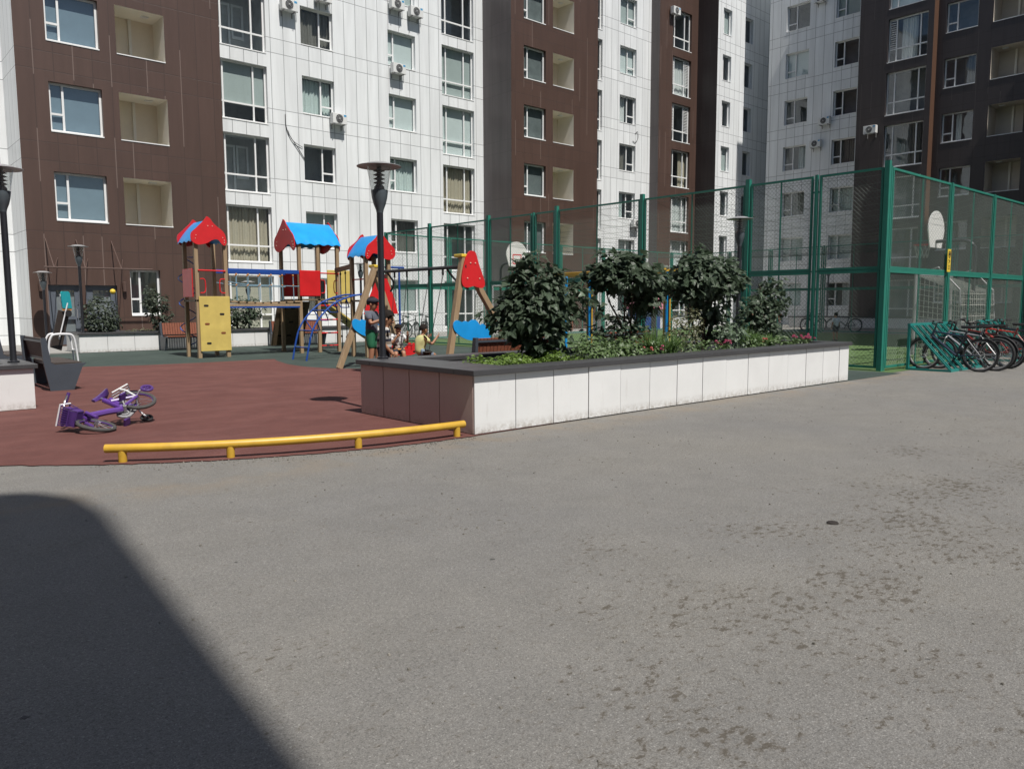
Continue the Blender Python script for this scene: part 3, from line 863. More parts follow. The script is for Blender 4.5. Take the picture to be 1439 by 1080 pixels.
planter('long planter with white front, brown end and dark cap, full of shrubs', 5.19, 13.95, 6.42, 8.76, .708, M['planter_brown'], sx, [7.05, 7.65, 8.22])
planter('white planter at the left edge of the picture, lamp post on its cap', -2.5, 2.15, 12.22, 13.6, .625, M['planter_white'], [-1.9, -.7, .5, 1.3], [12.9])
planter('low white planter along the brown entrance wall, with round bushes behind two benches', 5.8, 16.4, 26.0, 27.6, .61, M['planter_white'], [5.8 + .78 * i for i in range(1, 14)], [26.8], capw=.16)

# ------------------------------------------------------------------ street lamps
def lamp(label, loc, H=2.5, post_r=.042):
    o = thing('street_lamp', label, 'street lamp', loc, 0, 'street lamps with flat disc tops')
    zc = H - .61
    MB().lathe([(.0, .0), (.075, .0), (.075, .02), (post_r + .006, .03), (post_r, .06), (post_r, zc)], (0, 0, 0), 16).build('post', M['lamp_metal'], o, True)
    MB().lathe([(post_r, zc - .02), (.050, zc + .02), (.078, zc + .09), (.098, zc + .17), (.108, zc + .25), (.108, zc + .262), (.0, zc + .262)], (0, 0, 0), 20).build('cone', M['lamp_grey'], o, True)
    MB().lathe([(.104, zc + .262), (.120, zc + .36), (.137, zc + .46), (.154, zc + .55)], (0, 0, 0), 24).build('glass_shade', M['lampglass'], o, True, fix=False)
    co = MB()
    co.lathe([(0, zc + .262), (.07, zc + .27), (.062, zc + .31), (.035, zc + .34)], (0, 0, 0), 14)
    for i in range(4):
        z = zc + .355 + i * .05
        co.lathe([(.03, z - .015), (.078, z), (.03, z + .022)], (0, 0, 0), 14)
    co.lathe([(.03, zc + .34), (.03, zc + .56), (0, zc + .56)], (0, 0, 0), 10)
    co.build('louvre_core', M['lamp_metal'], o, True)
    ds = MB().lathe([(0, zc + .562), (.14, zc + .562), (.22, zc + .561), (.278, zc + .556), (.282, zc + .560), (.278, zc + .565), (.22, zc + .574), (.19, zc + .580), (.16, zc + .598), (.10, zc + .612), (0, zc + .616)], (0, 0, 0), 32)
    ds.build('disc', M['lamp_disc'], o, True)
    return o
lamp('tall lamp standing on the brown end of the long planter before the playground', (5.47, 8.66, .708), 2.5)
lamp('nearest lamp at the left edge of the picture, on the white planter cap', (2.0, 12.72, .625), 2.70)
lamp('slim lamp on the low planter just left of the round yellow-topped bush', (5.95, 26.12, .61), 2.62)
lamp('small far lamp before the brown wall, left of the fitness machine', (5.72, 30.0, .005), 2.58)
lamp('lamp before the green court fence, at the right shrub of the long planter', (15.1, 9.45, .004), 3.28)
lamp('lamp seen behind the rope bridge of the playground', (13.3, 31.2, .005), 2.42)
lamp('lamp seen through the open frame of the red-roofed tower', (15.6, 26.15, .61), 2.42)
lamp('lamp on the far side of the court, seen through the mesh', (46.0, 22.6, 0), 3.6)

# ------------------------------------------------------------------ benches
def bench(label, loc, rz, length=1.75, slat='slat_red', back_only=False):
    """sits along +x, back on the -y side, people face +y"""
    o = thing('bench', label, 'bench', loc, rz, 'steel benches with wooden slats')
    for x in (0, length):
        e = MB(); s = -1 if x else 1
        prof = [(.05, 0), (.40, 0), (.55, .395), (.60, .43), (.59, .445), (.155, .43), (.085, .47), (.03, .88), (-.045, .88), (-.03, .5), (.0, .3)]
        e.prism([(a, b) for a, b in prof], lambda a, b, t: (t, a, b), x, x + s * .055)
        e.build('end_frame', M['bench_steel'], o)
    st = MB(); n = max(4, int((length - .12) / .075))
    for i in range(n):
        x = .06 + (length - .12) * (i + .5) / n; w = (length - .12) / n * .43
        st.box((x - w, .13, .432), (x + w, .55, .462))
    st.build('seat', M[slat], o)
    bk = MB(); ta = .12
    for i in range(n):
        x = .06 + (length - .12) * (i + .5) / n; w = (length - .12) / n * .43
        bk.bar((x, .085, .50), (x, .018, .865), .030, w * 2, (1, 0, 0))
    bk.build('backrest', M[slat], o)
    rl = MB(); rl.box((.058, .062, .50), (length - .058, .08, .54)); rl.box((.058, -.012, .80), (length - .058, .006, .835)); rl.box((.058, .15, .395), (length - .058, .52, .43))
    rl.build('rail', M['bench_steel'], o)
    return o
bench('dark weathered bench end-on at the left, beside the fallen purple bicycle', (2.74, 16.35, .008), R(-90), 1.75, 'slat_dark')
bench('bench half hidden behind the lamp post at the left edge', (2.55, 19.5, .008), R(-90), 1.75, 'slat_dark')
bench('bench with orange-brown back between the fitness corner and the yellow climbing panel', (9.95, 25.78, .004), R(180), 1.9)
bench('bench with orange-brown back partly behind the blue-roofed tower', (13.6, 25.78, .004), R(180), 1.9)
bench('bench seen from behind over the long planter, under the blue swing panel', (7.72, 9.55, .004), 0, 1.8)
bench('bench half hidden by shrubs beside the blue and yellow bar frame', (11.0, 9.9, .004), 0, 1.8)

# ------------------------------------------------------------------ yellow guard rail
rl = thing('guard_rail', 'low curved yellow pipe rail along the edge of the red rubber', 'guard rail', (3.4, 6.8, 0))
def on_arc(a, z, r=5.52): return (5.1 + r * math.cos(R(a)) - 3.4, 12.0 + r * math.sin(R(a)) - 6.8, z)
a0, a1 = 233.8, 269.9
MB().tube([on_arc(a0 + (a1 - a0) * i / 24, .132) for i in range(25)], .040, 12).build('rail', M['yellow_pipe'], rl, True)
for a in (235.3, 244.9, 257.2, 268.9):
    x, y, z = on_arc(a, 0)
    MB().tube([(x, y, 0), (x, y, .11)], .037, 12).build('post', M['yellow_pipe'], rl, True)

# ------------------------------------------------------------------ court fence
def fence_run(name_label, axis, c, u0, u1, bays, Hh=4.15, mid=2.1, big=(), pitch=.092, sag=0, rad=.0024, loc_off=0):
    P = place(axis, c)
    o = thing('court_fence', name_label, 'fence', P(u0, 0, 0), 0, 'green mesh fences round the court')
    q = lambda u, d, z: tuple(Vector(P(u, d, z)) - Vector(P(u0, 0, 0)))
    ends = sorted(set([u0, u1] + list(bays)))
    for i, u in enumerate(ends):
        w = .10 if (u in big) else .06
        p = MB(); p.box(q(u - w / 2, -w / 2, 0), q(u + w / 2, w / 2, Hh + (.12 if u in big else .02)))
        p.build('post', M['fence_green'], o)
    for a, b in zip(ends, ends[1:]):
        f = MB(); t = .022
        g0, g1 = a + .075, b - .075
        for z0, z1 in ((.06, mid - .018), (mid + .018, Hh)):
            f.box(q(g0, -t, z0), q(g0 + .045, t, z1)); f.box(q(g1 - .045, -t, z0), q(g1, t, z1))
            f.box(q(g0 + .045, -t, z0), q(g1 - .045, t, z0 + .045)); f.box(q(g0 + .045, -t, z1 - .045), q(g1 - .045, t, z1))
            m = (g0 + g1) / 2
            if b - a > 1.6: f.box(q(m - .014, -.012, z0 + .045), q(m + .014, .012, z1 - .045))
        for z in (.5, Hh - .35):
            f.box(q(a + .03, -.012, z - .02), q(g0, .012, z + .02)); f.box(q(g1, -.012, z - .02), q(b - .03, .012, z + .02))
        f.box(q(a + .03, -.018, mid - .0165), q(b - .03, .018, mid + .0165))
        fo = f.build('panel_frame', M['fence_green'], o)
        w = MB()
        for z0, z1 in ((.105, mid - .06), (mid + .06, Hh - .045)):
            ua, ub = g0 + .045, g1 - .045
            W, HH = ub - ua, z1 - z0
            k = -HH
            while k < W:
                # rising wire u = k + s ; falling wire mirrored
                for sgn in (0, 1):
                    s0, s1 = max(0, -k), min(HH, W - k)
                    if s1 - s0 < .03: continue
                    pa, pb = (k + s0, s0), (k + s1, s1)
                    if sgn: pa, pb = (W - pa[0], pa[1]), (W - pb[0], pb[1])
                    d = .004 if sgn else -.004
                    w.tube([q(ua + pa[0], d, z0 + pa[1]), q(ua + pb[0], d, z0 + pb[1])], rad, 3, cap=False)
                k += pitch
        w.build('wire_mesh', M['wire'], fo, fix=False)
    return o
fence_run('green mesh fence run facing the playground, from the near court corner to the white facade', 'X', 16.35, 6.87, 25.55, [8.37, 10.03, 13.15, 16.32, 17.31, 19.43, 22.66], big=(6.87, 10.03, 13.15, 16.32, 19.43, 22.66))
fence_run('green mesh fence run behind the bicycle rack, with a yellow plate', 'Y', 6.85, 16.45, 37.0, [19.77, 22.73, 25.54, 28.5, 31.4, 34.2], big=(37.0,))
fence_run('green mesh fence run before the long sunlit block', 'Y', 25.7, 16.45, 36.2, [19.5, 23.2, 26.0, 29.0, 32.0, 34.5], pitch=.14, rad=.003)
fence_run('green mesh fence run before the shaded block', 'X', 36.3, 7.0, 25.6, [9.6, 12.3, 15.2, 18.1, 20.9, 23.3], pitch=.14, rad=.003)
rails = MB()
for a, b in (((16.5, 25.55, 4.05), (36.2, 7.0, 4.05)),):
    pass
# loose net over the court, laced to the top rails
nt_ = MB(); n = 26
def netp(i, j):
    u, v = i / n, j / n
    s = .75 * (math.sin(math.pi * u) * math.sin(math.pi * v)) ** .6
    return (16.45 + 19.75 * u, 7.0 + 18.6 * v, 4.02 - s)
for i in range(0, n + 1):
    nt_.tube([netp(i, j) for j in range(n + 1)], .004, 3, cap=False)
    nt_.tube([netp(j, i) for j in range(n + 1)], .004, 3, cap=False)
tag(nt_.build('roof_net', M['court_net'], fix=False), 'loose sagging net laced over the top of the ball court', 'net')
# the yellow plate on the fence
sg = thing('sign_plate', 'upright yellow plate with dark marks on a green fence post', 'sign', (19.62, 6.78, 2.12))
MB().box((-.10, -.012, 0), (.10, 0, .52)).build('plate', M['sign_yellow'], sg, bevel=.004)
mk = MB()
mk.tube([(.05 * math.cos(a / 10 * math.pi), -.015, .40 + .075 * math.sin(a / 10 * math.pi)) for a in range(20)], .009, 4, True)
mk.tube([(-.03, -.015, .44), (0, -.015, .38), (.03, -.015, .44)], .008, 4)
mk.tube([(-.045, -.015, .28), (.045, -.015, .24), (-.04, -.015, .2)], .008, 4)
for z in (.06, .1, .14): mk.box((-.05, -.016, z), (.05, -.0125, z + .014))
mk.build('marking', M['slot'], sg)

# ------------------------------------------------------------------ playground
GABLE = [(-0.07, 0.67), (0.01, 0.62), (0.09, 0.51), (0.2, 0.41), (0.32, 0.32), (0.39, 0.23), (0.42, 0.11), (0.43, 0.01), (0.39, -0.07), (0.34, -0.07), (0.28, -0.02), (0.22, 0.06), (0.14, 0.08), (0.04, 0.05), (-0.07, -0.02), (-0.19, -0.06), (-0.33, -0.08), (-0.44, -0.04), (-0.51, 0.04), (-0.52, 0.15), (-0.49, 0.24), (-0.38, 0.34), (-0.26, 0.46), (-0.17, 0.55), (-0.1, 0.64)]
pg = thing('play_structure', 'wooden play structure of three roofed towers joined by a rope bridge', 'play structure', (7.5, 21, 0), 0)
ox, oy = 7.5, 21.0
def L(x, y, z): return (x - ox, y - oy, z)
def gable(axis, c, mid, base, sx=1, sz=1, name='gable_panel', flip=1):
    mb = MB(); ol = smooth2([(a * sx * flip, b * sz) for a, b in GABLE], 3)
    if axis == 'Y': f = lambda a, b, t: L(mid + a, c + t, base + b)
    else: f = lambda a, b, t: L(c + t, mid + a, base + b)
    mb.prism(ol, f, 0, .022)
    o = mb.build(name, M['play_red'], pg)
    bt = MB()
    for a, b in ((-.40, .08), (-.38, .16), (.33, .13), (.37, .06), (.37, .0), (-.06, .42), (.06, .42)):
        p = f(a * sx * flip, b * sz, -.006)
        bt.ball(p, .012, 6)
    bt.build('bolt_cap', M['bolt'], o)
    return o
def post(x, y, z1, z0=0, w=.1):
    MB().box(L(x - w / 2, y - w / 2, z0), L(x + w / 2, y + w / 2, z1)).build('post', M['wood'], pg, bevel=.008)
def roof_sheet(axis, c0, c1, ridge, half, zr, ze, mat):
    """two wavy-edged slopes; the ridge runs along the axis from c0 to c1"""
    n = 14
    for s in (-1, 1):
        mb = MB(); vs = []; fs = []
        for i in range(n * 2 + 1):
            t = c0 + (c1 - c0) * i / (n * 2)
            wav = .018 * math.cos(i / (n * 2) * math.pi * 2 * max(2, round((c1 - c0) / .3)))
            for k in range(7):
                u = k / 6
                off = half * (u ** .92)
                z = zr - (zr - ze) * (u ** 1.0) + .03 * math.sin(math.pi * u) - (wav if k == 6 else 0)
                for dz in (0, -.018):
                    p = (t, ridge + s * off, z + dz) if axis == 'X' else (ridge + s * off, t, z + dz)
                    vs.append(L(*p))
        st = 14
        for i in range(n * 2):
            for k in range(6):
                a = i * st + k * 2
                fs.append((a, a + st, a + st + 2, a + 2)); fs.append((a + 1, a + 3, a + st + 3, a + st + 1))
            fs.append((i * st + 12, (i + 1) * st + 12, (i + 1) * st + 13, i * st + 13))
        mb.add(vs, fs)
        mb.build('roof_sheet', mat, pg, True)
# tower with the yellow climbing panel
for x, y in ((7.60, 21.12), (8.38, 21.12), (7.60, 21.95), (8.38, 21.95)): post(x, y, 3.12)
gable('Y', 21.0, 7.97, 3.1); gable('Y', 22.03, 7.97, 3.1)
roof_sheet('Y', 21.025, 22.03, 7.92, .46, 3.68, 3.12, M['play_blue'])
MB().box(L(7.55, 21.07, 1.52), L(8.43, 22.0, 1.57)).build('deck', M['deckwood'], pg)
cp = MB()
slots = [(.18, 1.41), (.60, 1.18), (.19, .92), (.62, .67), (.22, .40)]
cp.box(L(7.61, 21.035, .19), L(8.44, 21.062, 1.66)); cpo = cp.build('climbing_panel', M['play_yellow'], pg, bevel=.006)
for i, (a, z) in enumerate(slots):
    sl = MB(); ol = [(.065 * math.copysign(1, math.cos(t)) * .5 + .032 * math.cos(t), .03 * math.sin(t)) for t in [k / 16 * 2 * math.pi + .01 for k in range(16)]]
    sl.prism(ol, lambda u, v, t: L(7.61 + a + u, 21.033 + t, z + v), -.002, .001)
    sl.build('hand_slot', M['slot' if i not in (2, 3) else 'slot_brown'], cpo)
MB().box(L(7.50, 21.18, 1.64), L(7.525, 21.90, 2.40)).build('side_panel', M['play_red'], pg, bevel=.01)
tb = MB(); tb.tube([L(7.62, 21.06, 2.35), L(8.36, 21.06, 2.34)], .022, 8); tb.build('bar', M['play_red'], pg, True)
for x, s in ((7.66, 1), (8.33, -1)):
    h = MB(); h.tube(smoothline([L(x, 21.05, 2.12), L(x + s * .1, 21.05, 2.12), L(x + s * .14, 21.05, 2.05), L(x + s * .14, 21.05, 1.83), L(x + s * .1, 21.05, 1.76), L(x, 21.05, 1.75)], 4), .016, 6); h.build('hand_grip', M['play_red'], pg, True)
h = MB(); h.tube([L(7.70, 22.3, 0), L(7.70, 22.3, 2.75), L(8.05, 22.3, 2.76)], .025, 8)
pts = [L(7.75 + .22 * math.sin(i * .55), 22.3 + .22 * math.cos(i * .55), .25 + i * .06) for i in range(42)]
h.tube(pts, .016, 6); h.build('spiral_climber', M['play_navy'], pg, True)
# tower with the long blue roof
for x in (10.60, 11.19, 11.84):
    for y in (21.2, 22.38): post(x, y, 3.3 if y > 22 else 3.22)
GB = 1.35
gable('X', 10.47, 21.80, 3.10, 1.42, 1.27, flip=-1); gable('X', 11.93, 21.80, 3.10, 1.42, 1.27, flip=-1)
roof_sheet('X', 10.495, 11.93, 21.80, .70, 3.86, 3.2, M['play_blue'])
MB().box(L(10.55, 21.15, 1.55), L(11.89, 22.43, 1.60)).build('deck', M['deckwood'], pg)
MB().box(L(10.555, 21.10, 1.68), L(11.22, 21.125, 2.43)).build('side_panel', M['play_red'], pg, bevel=.012)
MB().box(L(10.62, 22.44, 1.68), L(11.80, 22.465, 2.40)).build('side_panel', M['play_red'], pg, bevel=.012)
tb = MB(); tb.tube([L(11.2, 21.12, 2.36), L(11.84, 21.12, 2.35)], .02, 8); tb.build('bar', M['play_red'], pg, True)
for z in (1.40, .98, .58, .20):
    tb = MB(); tb.tube([L(11.2, 21.18, z), L(11.84, 21.18, z)], .021, 8); tb.build('rung', M['play_red'], pg, True)
for x, s in ((11.24, 1), (11.78, -1)):
    h = MB(); h.tube(smoothline([L(x, 21.1, 2.15), L(x + s * .09, 21.1, 2.14), L(x + s * .12, 21.1, 2.06), L(x + s * .12, 21.1, 1.86), L(x + s * .09, 21.1, 1.78), L(x, 21.1, 1.77)], 4), .015, 6); h.build('hand_grip', M['play_red'], pg, True)
rb = MB(); rb.bar(L(10.95, 22.32, 1.52), L(10.95, 22.9, .18), 1.05, .05, (0, 0, 1)); rb.build('climbing_board', M['deckwood'], pg)
for a in (0, 1, 2):
    sl = MB()
    for b in (-.3, 0, .3): sl.bar(L(10.95 + b - .07, 22.38 + a * .18, 1.32 - a * .42), L(10.95 + b + .07, 22.38 + a * .18, 1.32 - a * .42), .05, .02, (0, 1, .4))
    sl.build('hand_slot', M['slot'], pg)
for x0 in (12.10, 12.55):
    MB().box(L(x0, 22.30, 1.5), L(x0 + .36, 22.33, 2.52)).build('side_panel', M['play_yellow'], pg, bevel=.01)
MB().box(L(11.9, 22.25, 1.45), L(13.0, 22.38, 1.52)).build('beam', M['deckwood'], pg)
MB().bar(L(11.9, 22.4, 1.5), L(14.2, 23.2, .25), .5, .05, (0, 0, 1)).build('slide', M['play_yellow'], pg)
# rope bridge
for y in (21.12, 21.98):
    MB().box(L(8.44, y - .02, 2.315), L(10.54, y + .02, 2.425)).build('bridge_rail', M['play_navy'], pg, bevel=.008)
    MB().box(L(8.44, y - .025, 1.39), L(10.54, y + .025, 1.46)).build('bridge_beam', M['wood'], pg)
    MB().box(L(8.44, y - .027, 1.345), L(10.54, y + .027, 1.388)).build('bridge_rail', M['play_navy'], pg)
    rp = MB(); cl = MB()
    rp.tube(smoothline([L(8.44, y, 2.06), L(9.0, y, 1.99), L(9.5, y, 1.98), L(10.0, y, 1.97), L(10.54, y, 1.96)], 4), .012, 6)
    for i in range(6):
        x = 8.68 + i * .335
        rp.tube([L(x, y, 2.31), L(x + .01, y, 1.56)], .012, 6)
        cl.ball(L(x, y, 2.27), .028, 6); cl.ball(L(x, y, 1.985), .022, 6)
    rp.build('bridge_rope', M['rope'], pg); cl.build('rope_clip', M['rope_orange'], pg)
pk = MB()
for i in range(9):
    x = 8.52 + i * .235
    pk.box(L(x, 21.13, 1.50 - .04 * math.sin(math.pi * i / 8)), L(x + .18, 21.97, 1.545 - .04 * math.sin(math.pi * i / 8)))
pk.build('bridge_planks', M['wood'], pg)
# tower with the small red roof
for x, y in ((10.96, 18.82), (11.66, 18.82), (10.96, 18.10), (11.66, 18.10)): post(x, y, 2.75)
gable('Y', 17.98, 11.31, 2.70, .98, .97, flip=-1); gable('Y', 18.92, 11.31, 2.70, .98, .97, flip=-1)
roof_sheet('Y', 18.005, 18.92, 11.33, .45, 3.27, 2.72, M['play_blue'])
MB().box(L(10.91, 18.05, 1.50), L(11.71, 18.87, 1.55)).build('deck', M['deckwood'], pg)
q = MB(); q.prism([(-.55, .95), (-.42, .6), (-.12, 0), (.18, 0), (.40, .5), (.52, .95)], lambda a, b, t: L(11.33 + a, 17.94 + t, 2.12 - b), 0, .022); q.build('side_panel', M['play_red'], pg)
MB().box(L(11.72, 18.15, 1.6), L(11.74, 18.8, 2.25)).build('side_panel', M['play_red'], pg)
tb = MB(); tb.tube([L(10.96, 18.82, 2.1), L(10.96, 18.10, 2.1)], .018, 6); tb.tube([L(10.96, 18.08, 1.95), L(11.3, 18.04, 2.45)], .018, 6); tb.build('bar', M['play_red'], pg, True)
h = MB(); h.tube([L(12.14, 18.3, 0), L(12.14, 18.3, 2.45)], .028, 8); h.tube([L(11.68, 18.3, 2.44), L(12.3, 18.3, 2.44)], .028, 8); h.build('slide_pole', M['play_navy'], pg, True)
# beam with climbing ropes between the two towers
MB().bar(L(11.8, 21.2, 2.46), L(10.96, 18.85, 2.46), .09, .12).build('beam', M['deckwood'], pg)
for t in (.30, .62):
    p = Vector(L(11.8, 21.2, 2.4)).lerp(Vector(L(10.96, 18.85, 2.4)), t)
    r_ = MB(); r_.tube([p, (p.x + .01, p.y, .12)], .014, 6)
    for z in (2.32, 1.5, .95, .5): r_.ball((p.x, p.y, z), .03, 8, (1, 1, 1.4))
    r_.build('climbing_rope', M['chain'], pg)
# blue arched ladder
NEAR = [(9.19, 0.0), (9.26, .33), (9.36, .70), (9.5, .97), (9.73, 1.23), (10.01, 1.45), (10.34, 1.59), (10.67, 1.67), (10.96, 1.70)]
curve = smoothline([L(x, 0, z) for x, z in NEAR], 5)
for y in (18.14, 18.9):
    MB().tube([(p.x, y - oy, p.z) for p in curve], .024, 8).build('ladder_rail', M['play_navy'], pg, True)
for k in (5, 11, 16, 21, 26, 31, 36):
    p = curve[k]
    r_ = MB(); r_.tube([(p.x, 18.14 - oy, p.z), (p.x, 18.9 - oy, p.z)], .018, 6)
    if k in (16, 21, 26, 31):
        d = .26
        r_.tube(smoothline([(p.x, 18.22 - oy, p.z), (p.x + .13, 18.30 - oy, p.z - d * .9), (p.x + .15, 18.36 - oy, p.z - d), (p.x + .15, 18.68 - oy, p.z - d), (p.x + .13, 18.74 - oy, p.z - d * .9), (p.x, 18.82 - oy, p.z)], 3), .015, 6)
    r_.build('rung', M['play_navy'], pg, True)

# ------------------------------------------------------------------ swing
sw = thing('swing_set', 'wooden A-frame swing with red gable plates and blue cloud panels', 'swing', (9.55, 15.4, .004))
sx0, sy0 = 9.55, 15.4
def S(x, y, z): return (x - sx0, y - sy0, z)
def leg(foot, top, w=.115):
    MB().bar(S(*foot), S(*top), w, w, (0, 1, 0)).build('leg', M['wood'], sw, bevel=.01)
leg((8.55, 15.34, 0), (9.54, 15.34, 2.28)); leg((10.40, 15.46, 0), (9.56, 15.46, 2.28))
leg((9.12, 12.14, 0), (9.56, 12.14, 2.36)); leg((11.30, 12.26, 0), (9.60, 12.26, 2.36))
MB().tube([S(9.56, 15.55, 2.15), S(9.57, 12.05, 2.15)], .036, 12).build('top_beam', M['lamp_metal'], sw, True)
for y, xs, zb in ((12.05, 9.72, 2.12),):
    ol = smooth2([(0, .34), (.09, .30), (.17, .08), (.27, -.14), (.32, -.30), (.26, -.385), (.12, -.37), (.02, -.35), (-.1, -.38), (-.22, -.36), (-.27, -.25), (-.24, -.05), (-.16, .20), (-.08, .32)], 3)
    g_ = MB(); g_.prism(ol, lambda a, b, t: S(xs + a, y + t, zb + b), 0, .025); go = g_.build('gable_plate', M['play_red'], sw)
    bt = MB()
    for a, b in ((-.05, .1), (.07, .1), (-.13, -.2), (.18, -.2)): bt.ball(S(xs + a, y - .006, zb + b), .014, 6)
    bt.build('bolt_cap', M['bolt'], go)
CL = [(9.24, 0.98), (9.26, 1.06), (9.33, 1.1), (9.42, 1.075), (9.46, 1.06), (9.54, 1.085), (9.62, 1.06), (9.7, 1.1), (9.8, 1.1), (9.88, 1.03), (9.93, 1.0), (10.0, 1.02), (10.08, .95), (10.12, 0.9), (10.17, 0.82), (10.17, 0.7), (9.98, 0.685), (9.75, 0.69), (9.57, 0.72), (9.41, 0.79), (9.28, 0.89)]
ol = smooth2(CL, 3)
MB().prism(ol, lambda a, b, t: S(a, 12.06 + t, b), 0, .022).build('cloud_panel', M['play_blue'], sw)
MB().prism(ol, lambda a, b, t: S((a - 9.24) * .92 + 8.85, 15.24 + t, b), 0, .022).build('cloud_panel', M['play_blue'], sw)
for yy, xs_, nm in ((14.35, 9.40, 'a'), (13.05, 9.2, 'b')):
    ch = MB()
    for dy in (-.24, .24):
        ch.tube([S(9.56, yy + dy, 2.12), S(9.56, yy + dy, 2.0)], .022, 6)
        ch.tube([S(9.56, yy + dy, 2.0), S(xs_, yy + dy * .9, .47)], .008, 5)
    ch.build('chain', M['chain'], sw)
    MB().box(S(xs_ - .09, yy - .23, .43), S(xs_ + .09, yy + .23, .462)).build('swing_seat', M['orange'] if nm == 'a' else M['slot'], sw, bevel=.012)
for y in (15.2, 12.35):
    br = MB(); br.tube(smoothline([S(9.56, y - (.32 if y > 13 else -.32), 2.12), S(9.75, y - (.28 if y > 13 else -.28), 1.9), S(9.85, y, 1.72)], 5), .024, 8); br.build('brace', M['lamp_metal'], sw, True)

for y, z in ((15.40, 2.30), (12.20, 2.38)):
    MB().box(S(9.47, y - .13, z - .05), S(9.67, y + .13, z + .015)).build('end_cap', M['sign_yellow'], sw, bevel=.015)
# spring rider behind the swing
spr = thing('spring_rider', 'red panel spring rider behind the swing', 'spring rider', (10.55, 15.75, .004))
spr.scale = (.72, .72, .72)
ol = smooth2([(-.42, .35), (-.40, .60), (-.22, .52), (.0, .47), (.18, .56), (.30, .68), (.42, .58), (.42, .36), (.2, .27), (-.2, .27)], 4)
for y in (-.13, .11): MB().prism(ol, lambda a, b, t: (a, y + t, b), 0, .02).build('side_panel', M['play_red'], spr)
MB().box((-.2, -.108, .42), (.1, .108, .45)).build('seat', M['slot'], spr)
MB().tube([(.09 * math.cos(t * .6), .09 * math.sin(t * .6), .02 + t * .0052) for t in range(50)], .014, 6).build('spring', M['chain'], spr, True)
MB().tube([(.2, -.22, .60), (.2, .22, .60)], .014, 6).build('handle', M['chain'], spr)

# fitness machine in the left corner
ft = thing('fitness_machine', 'fitness machine with teal board, black roller and inclined dark pad on a white tube base', 'fitness machine', (4.62, 22.5, .004), R(0))
ft.scale = (.72, .72, .92)
b_ = MB()
for y in (-.3, .3):
    b_.tube(smoothline([(.42, y, 0), (.36, y, .52), (.28, y, .72), (.1, y, .76), (-.25, y, .76), (-.38, y, .70), (-.46, y, .5), (-.5, y, 0)], 4), .032, 8)
b_.tube([(.385, -.3, .3), (.385, .3, .3)], .03, 8); b_.tube([(-.48, -.3, .3), (-.48, .3, .3)], .03, 8)
b_.build('base_frame', M['white_plastic'], ft, True)
MB().bar((-.2, 0, .35), (.12, 0, 1.38), .36, .06, (0, 1, 0)).build('pad', M['dark_board'], ft, bevel=.01)
MB().tube([(-.12, -.19, .62), (.22, -.19, 1.62)], .022, 6).build('side_rail', M['white_plastic'], ft, True)
MB().tube([(.22, -.26, 1.33), (.22, .24, 1.33)], .10, 14).build('roller', M['black'], ft, True)
tbm = MB(); tbm.prism([(-.20, 0), (.20, 0), (.20, .42), (.15, .47), (-.15, .47), (-.20, .42)], lambda a, b, t: (.23 - b * .15 + t, a, 1.47 + b), 0, .035)
M4 = Matrix.Rotation(R(-55), 4, 'Z'); tbm.xform(Matrix.Translation((.23, 0, 0)) @ M4 @ Matrix.Translation((-.23, 0, 0)))
bo = tbm.build('board', M['teal'], ft)
fr_ = MB(); fr_.tube(smoothline([(.20 - .01, -.13, 1.47), (.14, -.13, 1.80), (.13, -.09, 1.86), (.13, .09, 1.86), (.14, .13, 1.80), (.19, .13, 1.47)], 4), .012, 6)
fr_.xform(Matrix.Translation((.23, 0, 0)) @ M4 @ Matrix.Translation((-.27, 0, 0))); fr_.build('board_frame', M['white_plastic'], bo, True)
st_ = MB(); st_.box((.20, -.19, 1.41), (.25, .19, 1.47)); st_.xform(Matrix.Translation((.23, 0, 0)) @ M4 @ Matrix.Translation((-.23, 0, 0))); st_.build('foot_strip', M['orange'], bo)

# blue and yellow bar frame beside the court fence
bf = thing('bar_frame', 'blue post and yellow bar exercise frame in front of the court fence', 'bar frame', (15.5, 14.2, .004))
for y in (0, -2.55):
    MB().tube([(0, y, 0), (0, y, 2.22)], .055, 12).build('post', M['play_blue'], bf, True)
    for d in (-.085, .085):
        MB().tube([(-.02, y + d, 0), (-.02, y + d, 2.15)], .022, 8).build('side_pipe', M['yellow_pipe'], bf, True)
for x in (-.3, .3):
    MB().box((x - .04, -2.7, 2.16), (x + .04, 1.2, 2.26)).build('top_bar', M['yellow_pipe'], bf, bevel=.01)
for y in (-2.62, -1.6, -.6, .4, 1.1): MB().tube([(-.3, y, 2.2), (.3, y, 2.2)], .02, 8).build('rung', M['yellow_pipe'], bf, True)
for y in (.9,):
    MB().tube([(0, y, 0), (0, y, 2.2)], .04, 10).build('post', M['play_blue'], bf, True)

